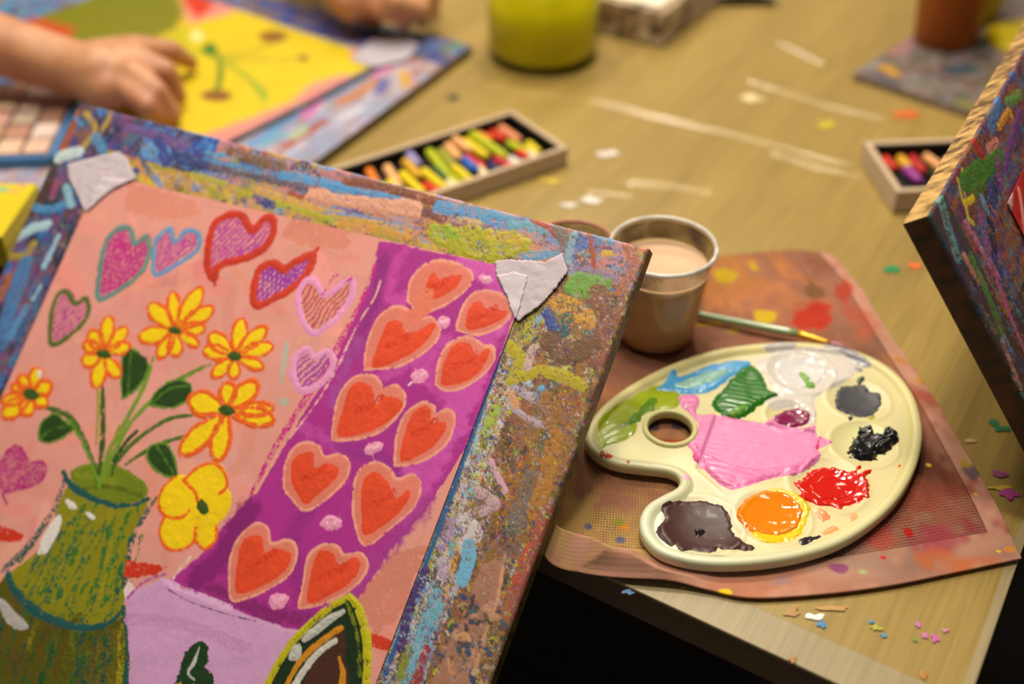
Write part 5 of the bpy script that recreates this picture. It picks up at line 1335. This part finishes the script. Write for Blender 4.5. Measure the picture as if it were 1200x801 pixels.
COLN = dict(lime=(176, 184, 34), yellow=(218, 196, 30), peach=(230, 172, 112), salmon=(222, 140, 96), red=(206, 52, 30), crimson=(190, 50, 60), blue=(40, 100, 190), dark_blue=(40, 50, 90), cream=(226, 206, 170), white=(222, 216, 206), orange=(222, 120, 40), green=(60, 90, 50), olive=(150, 150, 50), black=(36, 34, 36), ochre=(206, 160, 40), lavender=(150, 140, 190))
# rows from the far right end of the long box towards the left; y is the distance across the box
ROW = [('salmon', .020, .020, .034), ('lime', .029, .045, .030), ('yellow', .018, .052, .022), ('red', .036, .024, .020), ('red', .033, .056, .016), ('cream', .027, .062, .014), ('orange', .044, .014, .020), ('lime', .053, .030, .060), ('yellow', .063, .026, .040), ('crimson', .057, .058, .026),
       ('white', .047, .066, .020), ('peach', .073, .018, .030), ('red', .078, .044, .028), ('cream', .083, .068, .022), ('dark_blue', .069, .060, .018), ('blue', .088, .050, .024), ('peach', .084, .020, .030), ('olive', .097, .030, .044), ('lime', .107, .022, .050), ('yellow', .103, .060, .030), ('black', .094, .048, .020), ('green', .116, .044, .024), ('lime', .112, .066, .030),
       ('lavender', .126, .018, .024), ('yellow', .126, .048, .040), ('cream', .118, .066, .016), ('red', .136, .062, .026), ('ochre', .136, .030, .034), ('yellow', .146, .044, .044), ('peach', .155, .028, .044), ('yellow', .164, .048, .040), ('orange', .174, .026, .034), ('peach', .184, .040, .044), ('lime', .194, .034, .040), ('ochre', .204, .050, .036)]
PLACE = ['at the far right end', 'near the far right end', 'right of the middle', 'around the middle', 'left of the middle', 'close to the big board']
seen = {}
rr_ = random.Random(3)
for i, (cn, x, y, L) in enumerate(ROW):
    seen.setdefault(cn, []).append(i)
for i, (cn, x, y, L) in enumerate(ROW):
    pos = seen[cn].index(i); tot = len(seen[cn])
    ordn = ['the rightmost', 'second from the right', 'third from the right', 'fourth from the right', 'fifth from the right', 'sixth from the right', 'seventh from the right'][pos]
    nm = cn.replace('_', ' ')
    lab = ('the only %s oil pastel in the long box' % nm) if tot == 1 else ('%s oil pastel in the long box, %s of its colour' % (nm, ordn))
    yy = min(max(y * LY / .078, L * .5 + .008), LY - L * .5 - .008)
    stick(L, .0046, COLN[cn], MX1, x, yy, .0078 + (.004 if i % 4 == 3 else 0), math.pi / 2 + rr_.gauss(0, .12), lab, 'oil pastels in the long box')

h2 = .021
b0, b1, b2 = tab(1012, 167, h2), tab(1051, 226, h2), tab(1105, 167, h2)
ey2 = nrm((b1 - b0) * [1, 1, 0]); ex2 = np.array([ey2[1], -ey2[0], 0])
ex2, ey2 = ey2, np.array([-ey2[1], ey2[0], 0])           # x along the left side towards us, y to the right
c0 = b0 - [0, 0, h2 - .0012]
LX2 = float(np.linalg.norm(b1 - b0)); LY2 = .105
t2_, MX2 = tray(c0, ex2, ey2, LX2, LY2, h2, 'small open box of oil pastels beside the thick board at the right', M_tray, M_black, .006)
for nm, c, x, y, L, a in (('red', (200, 50, 26), .022, .020, .022, .2), ('yellow', (210, 160, 36), .022, .034, .022, .1), ('crimson', (176, 36, 40), .026, .045, .030, .05), ('violet', (150, 60, 140), .044, .034, .026, .2), ('peach', (222, 160, 100), .024, .062, .030, .3), ('salmon', (224, 150, 110), .040, .066, .034, .2),
                           ('orange', (220, 120, 40), .056, .074, .022, .1), ('dark green', (44, 60, 30), .052, .056, .026, .2), ('cream', (220, 180, 130), .030, .078, .026, .1)):
    stick(L, .0048, c, MX2, x, y, .0080, a, nm + ' oil pastel in the small box beside the thick board', 'oil pastels in the small box')

# ================================================================== far things: yellow jar, patterned carton, paper, cup on its board, lid
jb = tab(636, 62, .0012); jr = 66 * depth(jb) / FPX
jar = thing('jar', jb, 'big jar of yellow water at the top of the table, beside the patterned carton', 'jar')
M_glass, nt, b = new_mat('jar_glass'); nt.nodes.remove(b)
tr = nt.nodes.new('ShaderNodeBsdfTransparent'); tr.inputs['Color'].default_value = (.94, .94, .86, 1); gl = nt.nodes.new('ShaderNodeBsdfGlossy'); gl.inputs['Roughness'].default_value = .05
lw = nt.nodes.new('ShaderNodeLayerWeight'); lw.inputs['Blend'].default_value = .2; pw = nt.nodes.new('ShaderNodeMath'); pw.operation = 'POWER'; pw.inputs[1].default_value = 3; nt.links.new(lw.outputs['Facing'], pw.inputs[0])
ms = nt.nodes.new('ShaderNodeMixShader'); nt.links.new(pw.outputs[0], ms.inputs[0]); nt.links.new(tr.outputs[0], ms.inputs[1]); nt.links.new(gl.outputs[0], ms.inputs[2]); nt.links.new(ms.outputs[0], nt.nodes['Material Output'].inputs['Surface'])
jh = .15
pf = [(.0005, .0006), (jr - .012, .0004), (jr - .004, .003), (jr, .011), (jr, jh - .03), (jr - .004, jh - .018), (jr - .012, jh - .012), (jr - .012, jh), (jr - .0145, jh), (jr - .0145, jh - .013), (jr - .006, jh - .02), (jr - .003, jh - .03), (jr - .003, .012), (jr - .007, .0065), (.0005, .005)]
V, F = lathe(pf, 72); mesh('glass', V + jb, F, M_glass, jar)
pf = [(.0005, .0056), (jr - .0075, .007), (jr - .0034, .0125), (jr - .0034, .092), (.0005, .092)]
V, F = lathe(pf, 72); mesh('yellow_water', V + jb, F, plain('yellow_water', (222, 208, 8), .2, .5, trans=.12, var=.12, bscale=25), jar)

k0, k1, k2 = tab(775, 56, .0012), tab(703, 38, .0012), tab(826, 14, .0012)
kx = nrm((k1 - k0) * [1, 1, 0]); ky = np.array([kx[1], -kx[0], 0]); ky = ky if ky @ (k2 - k0) > 0 else -ky
MK = Matrix(((ky[0], kx[0], 0, k0[0]), (ky[1], kx[1], 0, k0[1]), (0, 0, 1, k0[2]), (0, 0, 0, 1)))
ct = thing('carton', k0, 'small patterned grey and brown carton with a white lid panel, beyond the yellow jar', 'box')
M_cart, nt, b = new_mat('patterned_card'); tc = nt.nodes.new('ShaderNodeTexCoord'); vo = nt.nodes.new('ShaderNodeTexVoronoi'); vo.inputs['Scale'].default_value = 70; cr = nt.nodes.new('ShaderNodeValToRGB')
nt.links.new(tc.outputs['Object'], vo.inputs['Vector']); nt.links.new(vo.outputs['Color'], cr.inputs['Fac']); cr.color_ramp.elements[0].color = L4((56, 44, 36)); cr.color_ramp.elements[1].color = L4((214, 200, 184)); e = cr.color_ramp.elements.new(.45); e.color = L4((160, 130, 96))
nt.links.new(cr.outputs['Color'], b.inputs['Base Color']); b.inputs['Roughness'].default_value = .5
bm = bmesh.new(); box_bm(bm, (0, 0, 0), (.17, .16, .040), .002); from_bm('card_body', bm, M_cart, ct, MK)
bm = bmesh.new(); box_bm(bm, (.012, .012, .0395), (.158, .148, .0415), .0008); from_bm('lid_panel', bm, plain('white_lid_panel', (236, 226, 206), .5, .4), ct, MK)

g0 = tab(858, 9, .0013)
pv = [g0 + np.array([x * .085 - .03, y * .06 + .006, .002 + .006 * (math.sin(x * 2.2 + .4) * math.cos(y * 2) + 1)]) for y in np.linspace(0, 1, 14) for x in np.linspace(0, 1, 18)]
o = mesh('paper_napkin', np.array(pv), grid_faces(14, 18, flip=True), plain('lavender_paper', (176, 168, 180), .8, .2)); sl = o.modifiers.new('thickness', 'SOLIDIFY'); sl.thickness = .001; sl.offset = -1
props(o, 'crumpled pale lavender paper napkin right of the patterned carton', 'paper')

d0, d1 = tab(1000, 86, .008), tab(1140, 132, .008)
du = nrm((d1 - d0) * [1, 1, 0]); dv = np.array([du[1], -du[0], 0]); dv = dv if dv[1] < 0 else -dv
db = Canvas(d0 - dv * .34, du, dv, .30, .34, .0018, (112, 96, 78), seed=95); db.scale = .0009
db.flakes([(120, 104, 90), (150, 136, 130), (84, 90, 90), (100, 84, 60), (140, 110, 110)], 18, (.12, .3), (.008, .03), seed=96)
db.line([(1035, 78), (1048, 86)], (214, 160, 20), 15, edge=4); db.line([(1115, 82), (1135, 80)], (56, 76, 92), 24, edge=5); db.line([(1050, 62), (1060, 50)], (170, 120, 120), 22, edge=5); db.line([(1045, 45), (1052, 35)], (50, 56, 60), 20, edge=5); db.line([(1000, 82), (1025, 74)], (150, 142, 140), 16, edge=5); db.line([(1125, 120), (1145, 128)], (150, 140, 40), 10, edge=4)
db.col *= .7
o = db.build('paint_board', M_board, thick=.0065, sides=dict(L=((120, 100, 80), (150, 130, 110), 97), B=((120, 104, 90), (150, 130, 110), 98)))
props(o, 'grey paint-smeared board lying flat under the brown water cup', 'board')

bc0 = tab(1106, 47, .0086); br_ = 41 * depth(bc0) / FPX
bcup = thing('water_cup', bc0, 'cup of rusty brown paint water standing on the grey smeared board', 'cup')
M_rust = plain('rusty_brown_cup', (160, 84, 4), .4, .25, var=.15, bscale=20)
pf = [(.0005, 0), (br_ * .86 - .002, 0), (br_ * .86, .002), (br_ * 1.05, .085), (br_ * 1.05 + .001, .087), (br_ * 1.05 - .001, .088), (br_ * 1.05 - .003, .086), (br_ * .86 - .002, .004), (.0005, .003)]
V, F = lathe(pf, 64); mesh('cup_wall', V + bc0, F, M_rust, bcup)
V, F = lathe([(.0005, .0032), (br_ * .86 - .0025, .0045), (br_ * 1.0 - .003, .065), (.0005, .065)], 64); mesh('brown_water', V + bc0, F, plain('dark_brown_water', (66, 42, 10), .1, .5), bcup)
yc0 = bc0 + np.array([.058, .055, 0]); yc0 = tab(1150, 22, .0086)
ycup = thing('yellow_cup', yc0, 'yellow plastic cup behind the rusty brown water cup', 'cup')
M_yel = plain('yellow_plastic', (186, 164, 8), .3, .5)
pf = [(.0005, 0), (.022, 0), (.0235, .002), (.031, .08), (.032, .082), (.030, .083), (.0285, .08), (.0215, .004), (.0005, .003)]
V, F = lathe(pf, 64); mesh('cup_wall', V + yc0 + np.array([-.004, .006, 0]), F, M_yel, ycup)
V, F = lathe([(.031, .0815), (.033, .083), (.0328, .0855), (.030, .0855), (.0298, .083), (.031, .0815)], 64); mesh('rim', V + yc0 + np.array([-.004, .006, 0]), F, M_yel, ycup)

ld = tab(1206, 40, .016); lr = 48 * depth(ld) / FPX  # round yellow lid with its grip band
lid = thing('plastic_lid', ld, 'bright yellow round lid lying flat at the top right, behind the thick board', 'dish')
pf = [(.0005, .0085), (lr * .86, .0085), (lr * .95, .0075), (lr, .004), (lr, -.006), (lr - .0025, -.006), (lr - .0025, .003), (.0005, .004)]
V, F = lathe(pf, 72); mesh('lid_body', V + ld + np.array([0, 0, -.009]), F, M_yel, lid)
pf = [(lr + .0001, -.005), (lr + .0012, -.004), (lr + .0012, .002), (lr + .0001, .003)]
V, F = lathe(pf, 72); mesh('grip_band', V + ld + np.array([0, 0, -.009]), F, M_yel, lid)

# ================================================================== left side: pan set and yellow box
w0 = tab(70, 166, .0145)
wx = -fV; wy = fU                                              # same axes as the flat board
s0 = w0 - wx * .20 - wy * .11
MW = Matrix(((wx[0], wy[0], 0, s0[0]), (wx[1], wy[1], 0, s0[1]), (0, 0, -1, s0[2]), (0, 0, 0, 1)))
pset = thing('watercolor_set', tab(40, 140, .0112), 'blue tray of worn watercolor pans under the forearm at the left', 'paint set')


def wbox(bm, x0, y0, x1, y1, z0, z1, bev):
    box_bm(bm, (x0, y0, z0), (x1, y1, z1), bev)


org = tab(78, 150, .0118)


def wmat(z=0.0):
    ax = nrm(tab(85, 118, 0) - tab(62, 166, 0)); ay = np.array([-ax[1], ax[0], 0])
    return Matrix(((ax[0], ay[0], 0, org[0]), (ax[1], ay[1], 0, org[1]), (0, 0, 1, org[2]), (0, 0, 0, 1)))


MW = wmat()
M_bl = plain('blue_plastic', (70, 130, 190), .35, .5)
bm = bmesh.new(); wbox(bm, -.075, -.006, .09, .16, 0, .003, .001)
for q in ((-.075, -.006, .09, -.002), (-.075, .156, .09, .16), (-.075, -.006, -.071, .16), (.086, -.006, .09, .16)):
    wbox(bm, *q, .003, .010, .0008)
from_bm('tray', bm, M_bl, pset, MW)
pcols = [(206, 170, 150), (190, 150, 120), (176, 130, 110), (214, 190, 180), (200, 150, 140), (180, 160, 140), (150, 110, 90), (210, 176, 150)]
k = 0
for iy in range(6):
    for ix in range(5):
        bm = bmesh.new(); x0, y0 = -.066 + ix * .0305, .002 + iy * .0255
        box_bm(bm, (x0, y0, .0032), (x0 + .027, y0 + .022, .0105), .0015)
        o = from_bm('pan', bm, bpy.data.materials.get('pan_%d' % (k % 8)) or plain('pan_%d' % (k % 8), pcols[k % 8], .5, .4, var=.1, bscale=60), pset, MW); k += 3

y0_ = tab(42, 216, .041)
yx = nrm(tab(0, 290, 0) - tab(42, 228, 0)); yy_ = np.array([yx[1], -yx[0], 0]); yy_ = yy_ if yy_[0] < 0 else -yy_
cz = y0_ - [0, 0, .041 - .0112]
MY = Matrix(((yx[0], yy_[0], 0, cz[0]), (yx[1], yy_[1], 0, cz[1]), (0, 0, 1, cz[2]), (0, 0, 0, 1)))
yb = thing('yellow_box', cz, 'yellow painted box with dark and pastel spots at the left edge of the frame', 'box')
M_yb = plain('yellow_card', (200, 180, 14), .5, .4, var=.06, bscale=20)
bm = bmesh.new(); box_bm(bm, (0, 0, 0), (.08, .16, .0255), .0015)
bmesh.ops.recalc_face_normals(bm, faces=bm.faces); from_bm('box_body', bm, M_yb, yb, MY)
bm = bmesh.new(); box_bm(bm, (-.0012, -.0012, .0155), (.0812, .1612, .0300), .0015); bmesh.ops.recalc_face_normals(bm, faces=bm.faces); from_bm('lid', bm, M_yb, yb, MY)
for i, (u, v, a, b_, c) in enumerate(((3, 222, 7, 3, (110, 170, 150)), (16, 224, 6, 3, (230, 160, 90)), (26, 218, 4, 2, (220, 130, 110)))):
    puddle('painted_spot', u, v, a, b_, c, yb, z=.0413, seed=200 + i)

# ================================================================== the person painting at the far left
T0 = tb(1.66, .58)[:2]


def at3(a, b, z):
    p = tb(a, b)
    return np.array([p[0], p[1], z])


def capsules(name, segs, m, parent=None, vox=.0032, smooth_it=6):
    """one continuous skin over a set of tapering limbs [(p, q, rp, rq)]"""
    bm = bmesh.new()
    for p, q, rp, rq in segs:
        p, q = np.asarray(p, float), np.asarray(q, float)
        L = np.linalg.norm(q - p); n = 20
        t = (q - p) / L if L > 1e-6 else np.array([0, 0, 1.0])
        a = np.array([0, 0, 1.0]) if abs(t[2]) < .9 else np.array([1.0, 0, 0])
        x = nrm(np.cross(t, a)); y = np.cross(t, x)
        rings = [(-math.cos(k) * rp, math.sin(k) * rp) for k in np.linspace(.05, math.pi / 2, 6)] + [(L + math.sin(k) * rq, math.cos(k) * rq) for k in np.linspace(0, math.pi / 2 - .05, 6)]
        prev = None
        for d, r0 in rings:
            cur = [bm.verts.new(p + t * d + r0 * (math.cos(2 * math.pi * k / n) * x + math.sin(2 * math.pi * k / n) * y)) for k in range(n)]
            if prev:
                for k in range(n): bm.faces.new((prev[k], prev[(k + 1) % n], cur[(k + 1) % n], cur[k]))
            else:
                bm.faces.new(cur[::-1])
            prev = cur
        bm.faces.new(prev)
    bmesh.ops.recalc_face_normals(bm, faces=bm.faces)
    o = from_bm(name, bm, m, parent, sm=True)
    r0 = o.modifiers.new('one_surface', 'REMESH'); r0.mode = 'VOXEL'; r0.voxel_size = vox; r0.use_smooth_shade = True
    s0 = o.modifiers.new('soften', 'SMOOTH'); s0.factor = .5; s0.iterations = smooth_it
    return o


M_skin, nt, b = new_mat('skin')
tc = nt.nodes.new('ShaderNodeTexCoord'); nz = nt.nodes.new('ShaderNodeTexNoise'); nz.inputs['Scale'].default_value = 28; nz.inputs['Detail'].default_value = 4; nt.links.new(tc.outputs['Object'], nz.inputs['Vector'])
cr = nt.nodes.new('ShaderNodeValToRGB'); cr.color_ramp.elements[0].position = .35; cr.color_ramp.elements[0].color = L4((176, 116, 82)); cr.color_ramp.elements[1].position = .65; cr.color_ramp.elements[1].color = L4((200, 146, 106))
nt.links.new(nz.outputs['Fac'], cr.inputs['Fac']); nt.links.new(cr.outputs['Color'], b.inputs['Base Color']); b.inputs['Roughness'].default_value = .5
b.inputs['Subsurface Weight'].default_value = .12; b.inputs['Subsurface Radius'].default_value = (.01, .004, .002); b.inputs['Subsurface Scale'].default_value = .5
HIP = at3(1.74, .58, .54); CH = at3(1.60, .58, 1.00); NK = at3(1.54, .58, 1.14); HD = at3(1.47, .58, 1.27)
SR, SL = at3(1.55, .40, 1.06), at3(1.55, .76, 1.06)
wr = tab(86, 80, .056); fa = tab(0, 61, .066); EL1 = wr + nrm(fa - wr) * .225 + np.array([0, 0, .03])
wl = tab(378, -52, .075); EL2 = at3(1.14, .74, TZ + .10)
segs = [(HIP, CH, .135, .13), (CH + TY * .06, SR * .7 + CH * .3, .09, .07), (CH - TY * .06, SL * .7 + CH * .3, .09, .07), (CH, NK, .10, .052), (NK, HD, .05, .06),
        (HD + [0, 0, .045], HD + [0, 0, .05], .088, .088), (HD + TX * .03 - [0, 0, .02], HD + TX * .035 + [0, 0, .02], .062, .07), (HD + TX * .095, HD + TX * .105 - [0, 0, .02], .009, .014),
        (HD + TY * .083 + [0, 0, .015], HD + TY * .086 + [0, 0, .045], .012, .017), (HD - TY * .083 + [0, 0, .015], HD - TY * .086 + [0, 0, .045], .012, .017),
        (HD + TX * .088 + TY * .018 - [0, 0, .045], HD + TX * .088 - TY * .018 - [0, 0, .045], .008, .008),
        (SR, EL1, .047, .038), (EL1, fa * .5 + EL1 * .5, .038, .035), (fa * .5 + EL1 * .5, wr, .034, .0275), (SL, EL2, .047, .038), (EL2, wl, .036, .027)]
for s, off in ((-1, -.1), (1, .1)):
    kn = HIP + TX * .36 + TY * s * .12; kn[2] = .50
    ft = kn + TX * .02; ft[2] = .08
    segs += [(HIP + TY * s * .09, kn, .085, .06), (kn, ft, .056, .038), (ft - [0, 0, .03], ft + TX * .14 - [0, 0, .045], .036, .028)]


def hand(w, pal_, fing, thumb, r=1.0):
    S_ = [(w, pal_[0], .0275, .030), (pal_[0], pal_[1], .030, .026), (w, pal_[2], .026, .022)]
    for K, PI, TI, q in fing:
        S_ += [(pal_[0], K, .022, .0145 * q), (K, PI, .0138 * q, .0118 * q), (PI, TI, .0115 * q, .0082 * q)]
    a, b_, c_ = thumb
    S_ += [(a, b_, .017, .0135), (b_, c_, .0125, .0095)]
    return S_


h1 = hand(wr, (tab(118, 86, .054), tab(146, 82, .050), tab(128, 104, .046)),
          [(tab(160, 57, .056), tab(201, 60, .046), tab(224, 74, .0245), 1.0), (tab(160, 70, .062), tab(194, 84, .053), tab(210, 114, .0245), 1.05), (tab(154, 85, .060), tab(184, 108, .050), tab(205, 136, .023), 1.0), (tab(144, 100, .052), tab(172, 124, .044), tab(192, 141, .022), .9)],
          (tab(108, 66, .044), tab(150, 56, .030), tab(196, 66, .026)))
h2 = hand(wl, (tab(425, -14, .062), tab(445, -6, .056), tab(410, 2, .052)),
          [(tab(468, -26, .060), tab(500, -20, .050), tab(511, 0, .026), 1.0), (tab(470, -12, .064), tab(502, -4, .054), tab(508, 16, .024), 1.05), (tab(464, 2, .060), tab(492, 10, .050), tab(496, 25, .022), 1.0), (tab(446, 10, .052), tab(470, 18, .044), tab(474, 29, .021), .9)],
          (tab(400, 0, .044), tab(416, 14, .030), tab(440, 24, .021)))
body = capsules('person', segs + h1 + h2, M_skin)
props(body, 'person leaning over the yellow painting, bare forearm and curled hand resting on it', 'person')
M_shirt = plain('dark_green_shirt', (46, 66, 60), .9, .1, var=.15, bscale=60)
g = .012
sh = [(HIP + [0, 0, .03], CH, .135 + g, .13 + g), (CH + TY * .06, SR * .75 + CH * .25, .09 + g, .07 + g), (CH - TY * .06, SL * .75 + CH * .25, .09 + g, .07 + g), (CH, NK * .7 + CH * .3, .10 + g, .075),
      (SR, SR * .45 + EL1 * .55, .047 + g, .042 + g), (SL, SL * .45 + EL2 * .55, .047 + g, .042 + g)]
capsules('shirt', sh, M_shirt, body, vox=.008)
M_trs = plain('dark_trousers', (36, 38, 48), .9, .1, var=.1, bscale=60)
tr_ = []
for s in (-1, 1):
    kn = HIP + TX * .36 + TY * s * .12; kn[2] = .50
    ft = kn + TX * .02; ft[2] = .13
    tr_ += [(HIP, HIP + TY * s * .09, .14, .10), (HIP + TY * s * .09, kn, .085 + g, .06 + g), (kn, ft, .056 + g, .05)]
capsules('trousers', tr_, M_trs, body, vox=.009)
M_hair = plain('brown_hair', (58, 38, 24), .6, .3, bump=.6, bscale=80, var=.3)
capsules('hair', [(HD + [0, 0, .07] - TX * .02, HD + [0, 0, .06] - TX * .015, .093, .096), (HD - TX * .05, HD - TX * .06 - [0, 0, .06], .075, .05)], M_hair, body, vox=.007)
for s in (-1, 1):
    V, F = lathe([(.0005, -.011), (.006, -.009), (.0105, -.003), (.011, .002), (.008, .008), (.0005, .011)], 16)
    mesh('eye', V + HD + TX * .088 + TY * s * .032 + np.array([0, 0, .022]), F, plain('eye_brown', (40, 28, 22), .1, .5), body)
# stool
sc_ = np.array([HIP[0], HIP[1], 0.0])
stl = thing('stool', sc_, 'low wooden stool under the person at the table\'s left end', 'stool')
V, F = lathe([(.0005, .375), (.15, .375), (.158, .381), (.158, .391), (.15, .397), (.0005, .397)], 48); mesh('seat', V + sc_, F, M_leg, stl)
for k in range(4):
    a = math.pi / 4 + k * math.pi / 2
    d = np.array([math.cos(a), math.sin(a), 0])
    V, F = tube([sc_ + d * .15 + [0, 0, .0], sc_ + d * .11 + [0, 0, .376]], [.014, .017]); mesh('leg', V, F, M_leg, stl)
